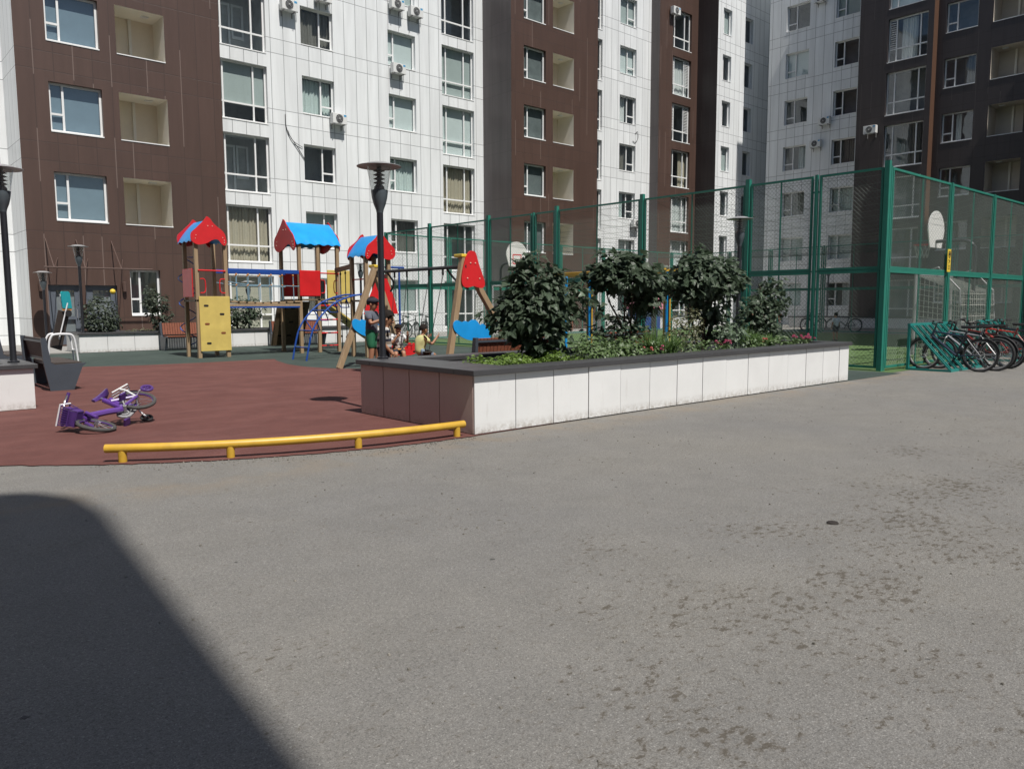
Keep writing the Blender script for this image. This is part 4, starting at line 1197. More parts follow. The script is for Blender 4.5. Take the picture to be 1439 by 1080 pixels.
# ------------------------------------------------------------------ ball court
def hoop(label, x, y, s, goal=True):
    """s = +1: the board faces +y, -1: faces -y"""
    o = thing('hoop_goal', label, 'basketball hoop', (x, y, .004), 0, 'hoops of the ball court')
    f = lambda a, b, z: (a, b * s, z)
    p = MB(); p.tube(smoothline([f(.0, -1.0, 0), f(0, -1.0, 2.6), f(0, -.95, 2.95), f(0, -.75, 3.1), f(0, -.3, 3.12), f(0, 0, 3.12)], 5), .05, 10); p.build('pole', M['lamp_metal'], o, True)
    ol = [(-.42, 2.95), (.42, 2.95)] + [(.58 * math.cos(t), 3.42 + .55 * math.sin(t)) for t in [k / 14 * math.pi for k in range(15)]]
    bo = MB().prism(ol, lambda a, b, t: f(a, t, b), .01, .04).build('backboard', M['board_white'], o)
    sq = MB()
    for a, b, c, d in ((-.24, .24, 3.06, 3.10), (-.24, .24, 3.42, 3.46), (-.24, -.20, 3.10, 3.42), (.20, .24, 3.10, 3.42)): sq.box(f(a, .042, c), f(b, .046, d))
    sq.build('target_square', M['play_red'], bo)
    ri_ = MB(); ri_.tube([f(.225 * math.cos(t), .36 + .225 * math.sin(t), 3.05) for t in [k / 20 * 2 * math.pi for k in range(20)]], .013, 6, True); ri_.build('rim', M['play_red'], o, True)
    n_ = MB()
    for k in range(10):
        a0_, a1_ = k / 10 * 2 * math.pi, (k + 1) / 10 * 2 * math.pi; am = (a0_ + a1_) / 2
        for aa, ab in ((a0_, am), (a1_, am)):
            n_.tube([f(.225 * math.cos(aa), .36 + .225 * math.sin(aa), 3.04), f(.17 * math.cos(ab), .36 + .17 * math.sin(ab), 2.86), f(.14 * math.cos(aa), .36 + .14 * math.sin(aa), 2.68)], .006, 4)
    n_.build('hoop_net', M['net'], o)
    if goal:
        g_ = MB()
        for xx in (-1.3, 1.3):
            g_.tube([f(xx, 0, 0), f(xx, 0, 2.18)], .05, 8)
            g_.tube([f(xx, 0, 2.15), f(xx, -.55, 2.35), f(xx, -1.1, 1.75)], .022, 6); g_.tube([f(xx, -1.25, 0), f(xx, -1.1, 1.75)], .022, 6)
        g_.tube([f(-1.3, 0, 2.16), f(1.3, 0, 2.16)], .05, 8)
        g_.build('goal_frame', M['steel'], o, True)
        n_ = MB()
        for xx in (-1.3, 1.3):
            for k in range(10): n_.tube([f(xx, -.12 * k, 0), f(xx, -.115 * k, 2.15 - .04 * k)], .008, 4)
            for k in range(14): n_.tube([f(xx, 0, .15 * k), f(xx, -1.15, .13 * k)], .008, 4)
        for k in range(18): n_.tube([f(-1.3 + k * .153, 0, 2.15), f(-1.3 + k * .153, -1.1, 1.7), f(-1.3 + k * .153, -1.25, 0)], .008, 4)
        for k in range(12): n_.tube([f(-1.3, -1.25 + k * .012, .15 * k), f(1.3, -1.25 + k * .012, .15 * k)], .008, 4)
        n_.build('goal_net', M['net'], o)
    return o
hoop('white fan-shaped backboard with goal inside the court near the yellow plate', 23.6, 8.5, 1)
hoop('white backboard with red square at the far end of the court', 21.6, 23.9, -1)

# ------------------------------------------------------------------ shrubs, plants and flowers
LOBED = [(0, 0), (.34, .10), (.50, .42), (.26, .46), (.20, .78), (0, 1.0), (-.20, .78), (-.26, .46), (-.50, .42), (-.34, .10)]
OVAL = [(0, 0), (.26, .28), (.27, .62), (0, 1.0), (-.27, .62), (-.26, .28)]
def leaf_into(mb, p, nrm, tipdir, size, shape, fold=.22):
    t = (tipdir - nrm * tipdir.dot(nrm))
    if t.length < 1e-4: t = nrm.orthogonal()
    t.normalize(); s = nrm.cross(t)
    b = len(mb.v); k = len(shape)
    for a, c in shape:
        q = p + s * (a * size) + t * (c * size) + nrm * ((abs(a) * fold - c * c * .28) * size)
        mb.v.append(tuple(q))
    mid = p + t * (.45 * size) - nrm * (.03 * size)
    mb.v.append(tuple(mid))
    for i in range(k):
        mb.f.append((b + i, b + (i + 1) % k, b + k)); mb.m.append(0)
def foliage(name, mat, parent, blobs, n, size, seed, shape=OVAL, droop=.25, inner=.35, flat=.55, more=()):
    rnd = random.Random(seed); mb = MB()
    tot = sum(b[1][0] * b[1][1] * b[1][2] for b in blobs)
    for i_, (c, r) in enumerate(list(blobs) + list(more)):
        k = max(6, int(n * r[0] * r[1] * r[2] / tot)) if i_ < len(blobs) else max(7, n // 140)
        for _ in range(k):
            d = Vector((rnd.gauss(0, 1), rnd.gauss(0, 1), rnd.gauss(0, 1))).normalized()
            rad = inner + (1 - inner) * rnd.random() ** .45
            rad *= 1 + .14 * math.sin(d.x * 5 + seed) * math.cos(d.z * 4 + d.y * 6 + seed)
            p = Vector((c[0] + d.x * r[0] * rad, c[1] + d.y * r[1] * rad, c[2] + d.z * r[2] * rad))
            nrm = (d * flat * .7 + Vector((rnd.gauss(0, .4), rnd.gauss(0, .4) - .15, .8 + rnd.gauss(0, .35)))).normalized()
            tip = d * .6 + Vector((rnd.gauss(0, .6), rnd.gauss(0, .6), -droop))
            leaf_into(mb, p, nrm, tip, size * rnd.uniform(.6, 1.2), shape)
    return mb.build(name, mat, parent, fix=False)
def stems(parent, base, tips, r=.022, seed=1, name='stem'):
    rnd = random.Random(seed); mb = MB()
    for t in tips:
        b = Vector(base) + Vector((rnd.uniform(-.08, .08), rnd.uniform(-.06, .06), 0)); t = Vector(t)
        m1 = b.lerp(t, .4) + Vector((rnd.uniform(-.06, .06), rnd.uniform(-.06, .06), .05))
        pts = smoothline([b, m1, b.lerp(t, .75) + Vector((rnd.uniform(-.05, .05), 0, 0)), t], 4)
        mb.tube(pts, [r * (1 - .7 * i / (len(pts) - 1)) for i in range(len(pts))], 6)
        for _ in range(3):
            q = pts[rnd.randint(len(pts) // 3, len(pts) - 2)]
            mb.tube([q, q + Vector((rnd.uniform(-.25, .25), rnd.uniform(-.2, .2), rnd.uniform(.1, .3)))], [r * .4, r * .15], 5)
    return mb.build(name, M['bark'], parent, True)
def shrub(label, loc, blobs, n, size, seed, mat='leaf_dark', tips=(), shape=LOBED, group='shrubs of the planters', name='shrub', **kw):
    o = thing(name, label, 'shrub', loc, 0, group)
    if tips: stems(o, (0, 0, -.05), tips, seed=seed)
    rs = random.Random(seed + 100); blobs = list(blobs); shoots = []
    for _ in range(13):
        c, r = rs.choice(blobs[:5]); d = Vector((rs.gauss(0, 1), rs.gauss(0, 1), abs(rs.gauss(.2, .8)))).normalized()
        q = rs.uniform(.07, .13); f_ = rs.uniform(1.0, 1.16)
        shoots.append(((c[0] + d.x * r[0] * f_, c[1] + d.y * r[1] * f_, c[2] + d.z * r[2] * f_), (q, q, q * 1.2)))
        foliage('foliage', M[mat], o, blobs, n, size, seed, shape, more=shoots, **kw)
    return o
ZS = .62
shrub('big dense dark shrub nearest the viewer, rising at the swing end of the long planter', (7.22, 7.55, ZS),
      [((-.05, 0, .74), (.56, .5, .42)), ((-.42, .05, .60), (.34, .35, .27)), ((.50, 0, .84), (.36, .36, .25)), ((-.10, 0, 1.14), (.36, .36, .26)), ((-.02, -.1, .36), (.38, .36, .28)), ((-.12, -.2, .14), (.24, .22, .18)), ((-.16, -.05, 1.34), (.16, .18, .14)), ((-.34, 0, 1.06), (.24, .24, .18)), ((.30, 0, .58), (.24, .26, .2))],
      1750, .125, 11, tips=[(-.4, 0, .8), (.0, .1, 1.2), (.4, 0, .9), (.2, -.2, 1.0), (-.2, -.2, .6)])
shrub('umbrella-shaped shrub with bare stems, second from the left in the long planter', (9.12, 7.6, ZS),
      [((-.10, 0, 1.20), (.56, .5, .25)), ((-.52, 0, 1.22), (.28, .3, .18)), ((.45, 0, 1.12), (.38, .38, .26)), ((-.15, 0, 1.42), (.30, .3, .16)), ((.30, -.1, .86), (.30, .28, .18)), ((-.66, -.1, .74), (.12, .12, .12))],
      1150, .135, 12, tips=[(-.5, 0, 1.15), (0, .1, 1.35), (.4, 0, 1.1), (.1, -.1, 1.2)])
shrub('low dark bushy plant under the umbrella-shaped shrub', (9.0, 7.7, ZS), [((0, 0, .36), (.44, .4, .28)), ((.42, .05, .48), (.34, .32, .30)), ((-.35, 0, .24), (.26, .3, .2))], 620, .085, 13, tips=[(0, 0, .6), (.4, 0, .7)], shape=OVAL)
shrub('tall dark shrub with a flat ragged top, third from the left in the long planter', (11.10, 7.6, ZS),
      [((0, 0, 1.20), (.72, .55, .36)), ((.62, 0, 1.20), (.36, .36, .26)), ((-.52, 0, 1.10), (.32, .32, .28)), ((-.22, 0, 1.50), (.28, .30, .18)), ((.12, 0, .78), (.38, .36, .32)), ((.45, -.05, 1.42), (.26, .26, .16)), ((.2, -.05, .40), (.26, .26, .28))],
      1650, .135, 14, tips=[(-.5, 0, 1.2), (0, .1, 1.5), (.5, 0, 1.3), (.2, -.1, 1.0), (.7, 0, 1.2)])
shrub('sparse shrub with a light forked stem at the far end of the long planter', (13.2, 7.75, ZS),
      [((-.05, 0, .66), (.36, .36, .26)), ((.22, 0, .86), (.38, .34, .22)), ((.30, 0, 1.08), (.24, .24, .16)), ((-.40, 0, .48), (.34, .3, .3)), ((-.15, -.05, .28), (.36, .3, .22)), ((.55, 0, .72), (.24, .24, .2)), ((.0, -.1, .42), (.3, .28, .25))],
      1050, .105, 15, tips=[(-.3, 0, .7), (.1, .1, 1.1), (.5, 0, .8)])
shrub('round clipped bush with dusty leaves in front of the entrance doors', (6.58, 26.75, .5), [((0, 0, .62), (.52, .5, .60)), ((0, -.05, .34), (.50, .46, .34))], 1300, .11, 16, mat='leaf_grey', tips=[(0, 0, .9)], shape=OVAL, inner=.6)
shrub('leggy bush at the brown wall, left of the yellow climbing panel', (8.35, 26.8, .5), [((-.05, 0, 1.05), (.42, .4, .32)), ((-.22, 0, 1.30), (.22, .25, .2)), ((.05, 0, .62), (.40, .35, .30)), ((.12, 0, .28), (.3, .3, .25))], 800, .11, 17, mat='leaf_grey', tips=[(-.1, 0, 1.3), (.1, 0, 1.0), (-.3, 0, 1.0)], shape=OVAL)
shrub('wide dark bush behind the rope bridge', (11.05, 26.8, .5), [((0, 0, .75), (.72, .5, .50)), ((.55, 0, .80), (.42, .4, .40)), ((-.5, 0, .6), (.42, .4, .40)), ((.1, 0, .3), (.6, .4, .35))], 1300, .115, 18, tips=[(0, 0, 1), (.5, 0, 1), (-.4, 0, .9)], shape=OVAL)
yb = MB().ball((6.92, 26.45, 1.86), .085, 12); tag(yb.build('yellow_ball', M['sign_yellow'], None, True), 'small yellow round lamp cover above the round bush', 'ball')
# ground cover and low plants at the front edge
def low(name, label, cat, loc, blobs, n, size, seed, mat, shape=OVAL, group='low plants along the front of the long planter', **kw):
    o = thing(name, label, cat, loc, 0, group)
    foliage('foliage', M[mat], o, blobs, n, size, seed, shape, **kw); return o
gc = MB(); rnd = random.Random(5)
for _ in range(3600):
    u = rnd.random(); x = 5.75 + 1.65 * u; y = 6.78 + rnd.random() * .75
    h = .04 + .17 * (.5 + .5 * math.sin(x * 9) * math.cos(y * 7)) * (1 if .08 < u < .95 else .4)
    leaf_into(gc, Vector((x, y, .60 + rnd.random() * h + .02)), Vector((rnd.gauss(0, .4), rnd.gauss(0, .4), 1)).normalized(), Vector((rnd.gauss(0, 1), rnd.gauss(0, 1), .3)), .05 * rnd.uniform(.7, 1.3), OVAL)
tag(gc.build('ground_cover', M['leaf_lime'], fix=False), 'lime green ground cover at the near corner of the long planter', 'ground cover', kind='stuff')
low('leafy_plant', 'small leafy plant right behind the cap, right of the big shrub', 'plant', (7.75, 7.0, ZS), [((0, 0, .14), (.34, .28, .18))], 330, .07, 21, 'leaf_mid')
low('leafy_plant', 'pale pointed seedling plant before the umbrella shrub', 'plant', (8.35, 6.98, ZS), [((0, 0, .14), (.28, .24, .19))], 230, .075, 22, 'leaf_mid')
low('leafy_plant', 'low green plant with red blooms before the blue post', 'plant', (8.80, 7.05, ZS), [((0, 0, .13), (.40, .26, .17))], 380, .065, 23, 'leaf_mid')
low('leafy_plant', 'tall olive bushy plant with seed heads between the umbrella shrub and the flat-topped shrub', 'plant', (10.05, 7.25, ZS), [((0, 0, .32), (.34, .28, .36)), ((.18, 0, .5), (.26, .22, .26)), ((-.25, 0, .22), (.24, .2, .22))], 800, .055, 24, 'leaf_olive')
low('leafy_plant', 'spreading bright green plant low between the two shrubs on the left', 'plant', (8.15, 7.45, ZS), [((0, 0, .16), (.42, .3, .2)), ((.5, 0, .12), (.3, .25, .16))], 420, .07, 51, 'leaf_mid')
low('leafy_plant', 'low bright green plant filling the gap left of the rounded grass tuft', 'plant', (11.55, 7.0, ZS), [((0, 0, .12), (.32, .22, .16))], 260, .06, 52, 'leaf_mid')
low('leafy_plant', 'small-leaved green plant at the cap before the olive bushy plant', 'plant', (10.2, 6.88, ZS), [((0, 0, .10), (.40, .16, .14)), ((-.5, 0, .1), (.3, .16, .13))], 380, .055, 53, 'leaf_mid')
low('leafy_plant', 'dark silver leafed plant at the foot of the flat-topped shrub', 'plant', (11.25, 7.15, ZS), [((0, 0, .22), (.3, .25, .26))], 330, .08, 25, 'leaf_dark')
low('leafy_plant', 'low green plant next to the pink blooms at the far end of the planter', 'plant', (12.55, 7.05, ZS), [((0, 0, .10), (.45, .25, .14)), ((.9, .05, .07), (.4, .2, .1))], 420, .06, 26, 'leaf_mid')
low('leafy_plant', 'thin row of leaves along the rear cap of the far entrance planter', 'plant', (7.7, 26.5, .55), [((0, 0, .06), (.5, .2, .10)), ((.9, .1, .05), (.3, .2, .09))], 200, .06, 27, 'leaf_olive')
def tuft(label, loc, n, h, spread, seed):
    o = thing('grass_tuft', label, 'grass tuft', loc, 0, 'grass tufts in the long planter'); rnd = random.Random(seed); mb = MB()
    for _ in range(n):
        a = rnd.random() * 6.283; lean = rnd.random() ** .7 * spread; hh = h * rnd.uniform(.6, 1.1); w = .008
        b = Vector((rnd.gauss(0, .05), rnd.gauss(0, .05), 0)); d = Vector((math.cos(a), math.sin(a), 0)); s = Vector((-d.y, d.x, 0)) * w
        prev = None
        for i in range(6):
            t = i / 5; c = b + d * (lean * t ** 1.7) + Vector((0, 0, hh * (t - .42 * t ** 3 * (lean / spread))))
            ww = s * (1 - t * .92)
            cur = (len(mb.v), len(mb.v) + 1); mb.v += [tuple(c - ww), tuple(c + ww)]
            if prev: mb.f.append((prev[0], prev[1], cur[1], cur[0])); mb.m.append(0)
            prev = cur
    mb.build('blades', M['grass'], o, fix=False); return o
tuft('tall arching grass tuft before the umbrella shrub stems', (8.95, 6.98, ZS), 170, .50, .38, 31)
tuft('broad grass tuft left of the olive bushy plant', (9.45, 7.05, ZS), 190, .46, .42, 32)
tuft('rounded grass tuft between the flat-topped shrub and the lamp', (11.85, 7.2, ZS), 260, .42, .40, 33)
tuft('fine low grass tuft under the sparse shrub', (12.35, 7.15, ZS), 180, .32, .36, 34)
tuft('short grass tuft beside the cap between the two leafy plants', (8.55, 7.2, ZS), 110, .30, .26, 35)
def flowers(label, loc, n, mat, seed, spread=.14, h=.17):
    o = thing('flower_clump', label, 'flowers', loc, 0, 'bright flower clumps in the long planter'); rnd = random.Random(seed); pt = MB(); st_ = MB(); lf = MB()
    for _ in range(n):
        p = Vector((rnd.gauss(0, spread), rnd.gauss(0, spread * .5), h * rnd.uniform(.7, 1.2)))
        st_.tube([(p.x * .6, p.y * .6, 0), p], .004, 4)
        for k in range(6):
            a = k * math.pi / 3 + rnd.random() * .3
            leaf_into(pt, p, Vector((math.cos(a) * .5, math.sin(a) * .5, .8)).normalized(), Vector((math.cos(a), math.sin(a), .25)), .042, OVAL)
        for k in range(3): leaf_into(lf, p * .5, Vector((rnd.gauss(0, .4), rnd.gauss(0, .4), 1)).normalized(), Vector((rnd.gauss(0, 1), rnd.gauss(0, 1), .4)), .06, OVAL)
    st_.build('stalk', M['leaf_mid'], o, fix=False); pt.build('petals', M[mat], o, fix=False); lf.build('leaves', M['leaf_mid'], o, fix=False); return o
flowers('pink flower clump right of the flat-topped shrub, middle of the planter front', (10.62, 6.86, ZS + .04), 9, 'petal', 41, .10)
flowers('magenta flower pair by the tall arching grass', (8.92, 6.80, ZS + .03), 4, 'petal', 42, .08)
flowers('small red flower spot left of the magenta pair', (8.66, 6.82, ZS + .03), 3, 'petal_red', 43, .06)
flowers('wide magenta flower clump at the far end of the planter', (13.0, 6.86, ZS + .05), 11, 'petal', 44, .13)
flowers('pink flower clump right of the wide magenta one', (13.55, 7.0, ZS + .05), 10, 'petal', 45, .10)
flowers('single red bloom in the rounded grass tuft', (11.75, 6.84, ZS + .05), 3, 'petal_red', 46, .05)

# ------------------------------------------------------------------ bicycles
def paint(name, c): 
    if name not in M: M[name] = plain(name, c, .3, .06, 5, coat=.3)
    return M[name]
def bicycle(label, mat4, frame_mat, wr=.335, wb=1.06, tyre='tyre', guards=True, rack=False, kid=False, group='bicycles of the yard', turn=0.):
    o = thing('bicycle', label, 'bicycle', mat4=mat4, group=group)
    def wheel(cx, rot=0):
        T = Matrix.Translation((cx, 0, wr)) @ Matrix.Rotation(rot, 4, 'Z')
        ty = MB().tube([(wr * .945 * math.cos(t), 0, wr * .945 * math.sin(t)) for t in [k / 28 * 2 * math.pi for k in range(28)]], wr * (.075 if not kid else .115), 8, True).xform(T)
        w = ty.build('wheel', M[tyre], o, True)
        rm = MB().tube([(wr * .85 * math.cos(t), 0, wr * .85 * math.sin(t)) for t in [k / 28 * 2 * math.pi for k in range(28)]], wr * .035, 6, True).xform(T); rm.build('rim', M['steel'] if not kid else M['purple'], w, True)
        sp = MB()
        for k in range(20):
            t = k / 20 * 2 * math.pi; s = (1 if k % 2 else -1) * .028
            sp.tube([(.02 * math.cos(t + .5), s, .02 * math.sin(t + .5)), (wr * .84 * math.cos(t), 0, wr * .84 * math.sin(t))], .0018, 3)
        sp.tube([(0, -.05, 0), (0, .05, 0)], .022, 8)
        if not kid: sp.tube([(.08 * math.cos(t), .03, .08 * math.sin(t)) for t in [k / 16 * 2 * math.pi for k in range(16)]], .008, 4, True)
        sp.xform(T); sp.build('spokes', M['chrome'], w)
        return w
    xr, xf = -wb / 2, wb / 2
    k = wr / .335
    wheel(xr); wheel(xf, turn)
    hx, hz = xf - .17 * k, wr + .50 * k                # head tube top
    hb = (xf - .12 * k, wr + .34 * k)
    bbx, bbz = xr + .43 * k, wr - .03 * k
    sx_, sz_ = xr + .30 * k, wr + .40 * k
    if not kid:
        fr = MB(); a = .021
        fr.tube([(hb[0], 0, hb[1]), (hx, 0, hz)], a * 1.25, 8)
        fr.tube([(hx + .01, 0, hz - .04), (sx_ + .01, 0, sz_ - .03)], a * .9, 8)
        fr.tube([(hb[0] - .01, 0, hb[1] + .03), (bbx, 0, bbz)], a * 1.3, 8)
        fr.tube([(bbx, 0, bbz), (sx_ - .03, 0, sz_ + .08)], a, 8)
        for s in (-1, 1):
            fr.tube([(bbx, s * .03, bbz), (xr, s * .065, wr)], a * .55, 6); fr.tube([(sx_, s * .02, sz_ - .02), (xr, s * .065, wr)], a * .5, 6)
    else:
        fr = MB(); a = .030
        fr.tube([(hb[0], 0, hb[1] - .06), (hx, 0, hz + .02)], a * 1.2, 8)
        fr.tube(smoothline([(hb[0] - .01, 0, hb[1] + .02), (bbx + .15, 0, bbz + .11), (bbx, 0, bbz + .03), (sx_ - .02, 0, sz_)], 4), a * 1.25, 8)
        fr.tube([(bbx, 0, bbz), (bbx - .06, 0, sz_ + .06)], a, 8)
        for s in (-1, 1):
            fr.tube([(bbx, s * .03, bbz + .02), (xr, s * .06, wr)], a * .6, 6); fr.tube([(bbx - .04, s * .03, sz_ - .05), (xr, s * .06, wr)], a * .6, 6)
    fr.build('frame', frame_mat, o, True)
    RT = Matrix.Translation((hx, 0, 0)) @ Matrix.Rotation(turn, 4, 'Z') @ Matrix.Translation((-hx, 0, 0))
    fk = MB()
    for s in (-1, 1): fk.tube([(hb[0], s * .02, hb[1]), (hb[0] + .01, s * .058, hb[1] - .02), (xf, s * .06, wr)], .017 if not kid else .02, 8)
    fk.xform(RT).build('fork', M['chrome'] if not kid and wr > .3 and guards is False else (frame_mat if kid else M['black']), o, True)
    hbz = hz + .12 * k + (.09 if kid else 0)
    st = MB(); st.tube([(hx, 0, hz), (hx - .03, 0, hbz), (hx + .03, 0, hbz + .01)], .016, 8)
    W = .30 if not kid else .20
    st.tube(smoothline([(hx - .05, -W, hbz + .04), (hx + .0, -W * .5, hbz + .03), (hx + .04, -.05, hbz + .0), (hx + .04, .05, hbz), (hx + .0, W * .5, hbz + .03), (hx - .05, W, hbz + .04)], 4), .012, 8)
    hbo = st.xform(RT).build('handlebar', M['black'] if not kid else M['chrome'], o, True)
    for s in (-1, 1):
        gp = MB(); gp.tube([(hx - .05, s * W, hbz + .04), (hx - .02, s * (W - .12), hbz + .036)], .019, 8)
        gp.xform(RT).build('grip', M['black'] if not kid else M['purple_dark'], hbo, True)
    sd_ = MB(); sz2 = sz_ + (.17 if not kid else .14)
    spx = sx_ - .05 if not kid else bbx - .10
    prof = [(-.14 * k, .075 * k), (-.10 * k, .082 * k), (-.02 * k, .05 * k), (.06 * k, .028 * k), (.13 * k, .018 * k)]
    if kid: prof = [(a_ * 1.55, b_ * 1.5) for a_, b_ in prof]
    vs = []; fs = []
    for i, (dx, hw) in enumerate(prof):
        for a_, z_ in ((-1, -.012), (-.7, .016), (0, .026), (.7, .016), (1, -.012), (0, -.035)):
            vs.append((spx + dx, a_ * hw, sz2 + z_ + (.012 if i == 0 else 0)))
    for i in range(len(prof) - 1):
        for j in range(6): fs.append((i * 6 + j, i * 6 + (j + 1) % 6, (i + 1) * 6 + (j + 1) % 6, (i + 1) * 6 + j))
    fs.append(tuple(range(6))); fs.append(tuple(range(24, 30))[::-1])
    sd_.add(vs, fs); so = sd_.build('saddle', M['black'] if not kid else M['purple_dark'], o, True)
    MB().tube([(spx + .02, 0, sz2 - .02), (sx_ - .02 if not kid else bbx - .06, 0, sz_ - (.0 if not kid else .03))], .014, 8).build('seat_post', M['chrome'], so, True)
    cr = MB(); cr.tube([(.075 * k * math.cos(t) + bbx, -.045, .075 * k * math.sin(t) + bbz) for t in [q / 18 * 2 * math.pi for q in range(18)]], .010, 5, True)
    cr.tube([(bbx, -.05, bbz), (bbx + .10 * k, -.07, bbz - .12 * k)], .010, 6); cr.tube([(bbx, .05, bbz), (bbx - .10 * k, .07, bbz + .12 * k)], .010, 6)
    cr.tube([(bbx, -.05, bbz), (bbx, .05, bbz)], .022, 8)
    cr.tube([(bbx, -.045, bbz + .075 * k), (xr, -.045, wr + .035 * k)], .005, 4); cr.tube([(bbx, -.045, bbz - .075 * k), (xr, -.045, wr - .035 * k)], .005, 4)
    cro = cr.build('crankset', M['black'] if not kid else M['steel'], o)
    pd = MB(); pd.box((bbx + .10 * k - .045, -.16, bbz - .12 * k - .012), (bbx + .10 * k + .045, -.075, bbz - .12 * k + .012)); pd.box((bbx - .10 * k - .045, .075, bbz + .12 * k - .012), (bbx - .10 * k + .045, .16, bbz + .12 * k + .012)); pd.build('pedal', M['black'] if not kid else M['purple_dark'], cro)
    if guards:
        for cx, t0, t1 in ((xr, .15, 2.7), (xf, .6, 2.5)):
            if kid and cx == xr: t0, t1 = .6, 2.9
            g_ = MB(); vs = []; fs = []; n = 14
            for i in range(n + 1):
                t = t0 + (t1 - t0) * i / n
                for s, rr in ((-.03, 1.05), (0, 1.075), (.03, 1.05)): vs.append((cx + wr * rr * math.cos(math.pi - t), s, wr + wr * rr * math.sin(math.pi - t)))
            for i in range(n):
                for j in (0, 1): fs.append((i * 3 + j, i * 3 + j + 1, i * 3 + j + 4, i * 3 + j + 3))
            g_.add(vs, fs)
            if cx == xf: g_.xform(RT)
            g_.build('mudguard', M['black'] if not kid else M['purple_dark'], o, True, fix=False)
    if kid:
        bk = MB(); cx, cz = hx + .15, hz + .02
        for z, w_, d_ in ((cz - .14, .085, .05), (cz - .05, .10, .062), (cz + .05, .115, .075)):
            bk.tube([(cx - d_, -w_, z), (cx + d_, -w_, z), (cx + d_, w_, z), (cx - d_, w_, z)], .008, 5, True)
        for i in range(9):
            for d_ in (-1, 1):
                y = -.085 + .17 * i / 8
                bk.tube([(cx + d_ * .05, y, cz - .14), (cx + d_ * .074, y * 1.3, cz + .05)], .005, 4)
        bk.box((cx - .05, -.085, cz - .145), (cx + .05, .085, cz - .137)); bk.box((cx + .05, -.08, cz - .14), (cx + .058, .08, cz + .03)); bk.box((cx - .05, .085, cz - .14), (cx + .06, .092, cz + .03)); bk.box((cx - .05, -.092, cz - .14), (cx + .06, -.085, cz + .03))
        bko = bk.xform(RT).build('basket', M['purple_dark'], o)
        tr_ = MB(); tr_.tube([(cx - .078, -.12, cz + .055), (cx + .078, -.12, cz + .055), (cx + .078, .12, cz + .055), (cx - .078, .12, cz + .055)], .011, 6, True); tr_.xform(RT).build('basket_trim', M['white_plastic'], bko, True)
        cg = MB(); ol = [(bbx + .09 * math.cos(t), bbz + .085 * math.sin(t)) for t in [i / 14 * math.pi - math.pi / 2 for i in range(15)]] + [(xr + .0, wr + .045), (xr + .0, wr - .045)]
        cg.prism(ol, lambda a_, b_, t: (a_, -.075 + t, b_), 0, .02); cg.build('chain_guard', M['steel'], o)
        ca = MB()
        for s in (-1, 1):
            ca.tube(smoothline([(xr + .03, s * .07, wr), (xr - .02, s * .075, wr + .16), (xr - .02, s * .07, wr + .245)], 4), .012, 6)
        ca.tube([(xr + .12, -.08, wr + .25), (xr - .16, -.08, wr + .25), (xr - .2, 0, wr + .25), (xr - .16, .08, wr + .25), (xr + .12, .08, wr + .25)], .009, 6)
        for y in (-.04, 0, .04): ca.tube([(xr + .12, y, wr + .25), (xr - .18, y, wr + .25)], .008, 5)
        ca.build('carrier', M['ac_white'], o, True)
        for s in (-1, 1):
            tw = MB(); tw.tube([(xr + .06 * math.cos(t), s * .20, .075 + .06 * math.sin(t)) for t in [i / 14 * 2 * math.pi for i in range(14)]], .016, 6, True)
            for i in range(6): tw.tube([(xr, s * .2, .075), (xr + .055 * math.cos(i), s * .2, .075 + .055 * math.sin(i))], .006, 4)
            two = tw.build('training_wheel', M['tyre'] if s < 0 else M['purple_dark'], o, True)
            MB().tube([(xr, s * .07, wr), (xr, s * .14, wr - .03), (xr, s * .19, .08)], .011, 6).build('arm', M['white_plastic'], two, True)
        stk = MB(); stk.bar((hb[0] - .06, -.028, hb[1] - .03), (bbx + .17, -.028, bbz + .13), .003, .03, (0, 1, 0)); stk.build('sticker', M['pink'], o)
    return o
def at(x, y, z, rz, lean=0): return Matrix.Translation((x, y, z)) @ Matrix.Rotation(rz, 4, 'Z') @ Matrix.Rotation(lean, 4, 'X')
# the purple bicycle lies on its side on the red rubber
fwd = Vector((-.80, -.58, -.28)).normalized()
upv = Vector((-.58, .81, .28)); upv = (upv - fwd * upv.dot(fwd)).normalized()
lft = upv.cross(fwd)
orig = Vector((2.64, 9.55, .128))
m4 = Matrix(((fwd.x, lft.x, upv.x, orig.x), (fwd.y, lft.y, upv.y, orig.y), (fwd.z, lft.z, upv.z, orig.z), (0, 0, 0, 1)))
bicycle('purple child bicycle with basket and training wheels fallen on the red rubber', m4, M['purple'], wr=.20, wb=.72, tyre='tyre_grey', kid=True, turn=R(18))
# racks before the court
def rack(label, loc, n=6, pitch=.34):
    o = thing('bicycle_rack', label, 'bicycle rack', loc, 0, 'green slanted bicycle racks')
    Lx = n * pitch
    b_ = MB()
    b_.box((-.03, -.03, .93), (Lx + .03, .03, .98)); b_.box((-.03, -.86, .0), (Lx + .03, -.80, .05)); b_.box((-.03, -.03, .0), (Lx + .03, .03, .05))
    for x in (0, Lx): b_.box((x - .025, -.025, .05), (x + .025, .025, .93)); b_.box((x - .025, -.80, .0), (x + .025, -.03, .045))
    b_.build('frame', M['rack_green'], o)
    for i in range(n + 1):
        for d in (0, .10):
            x = i * pitch + d
            if x > Lx + .02: continue
            MB().bar((x, -.01, .945), (x, -.83, .035), .03, .03, (1, 0, 0)).build('slanted_bar', M['rack_green'], o)
    return o
M['rack_green'] = plain('teal green rack paint', (.02, .22, .20), .4, .1, 6)
rack('teal green slanted rack nearest the court corner', (17.15, 6.62, 0), 7)
rack('teal green slanted rack at the right edge of the picture', (21.3, 6.62, 0), 5)
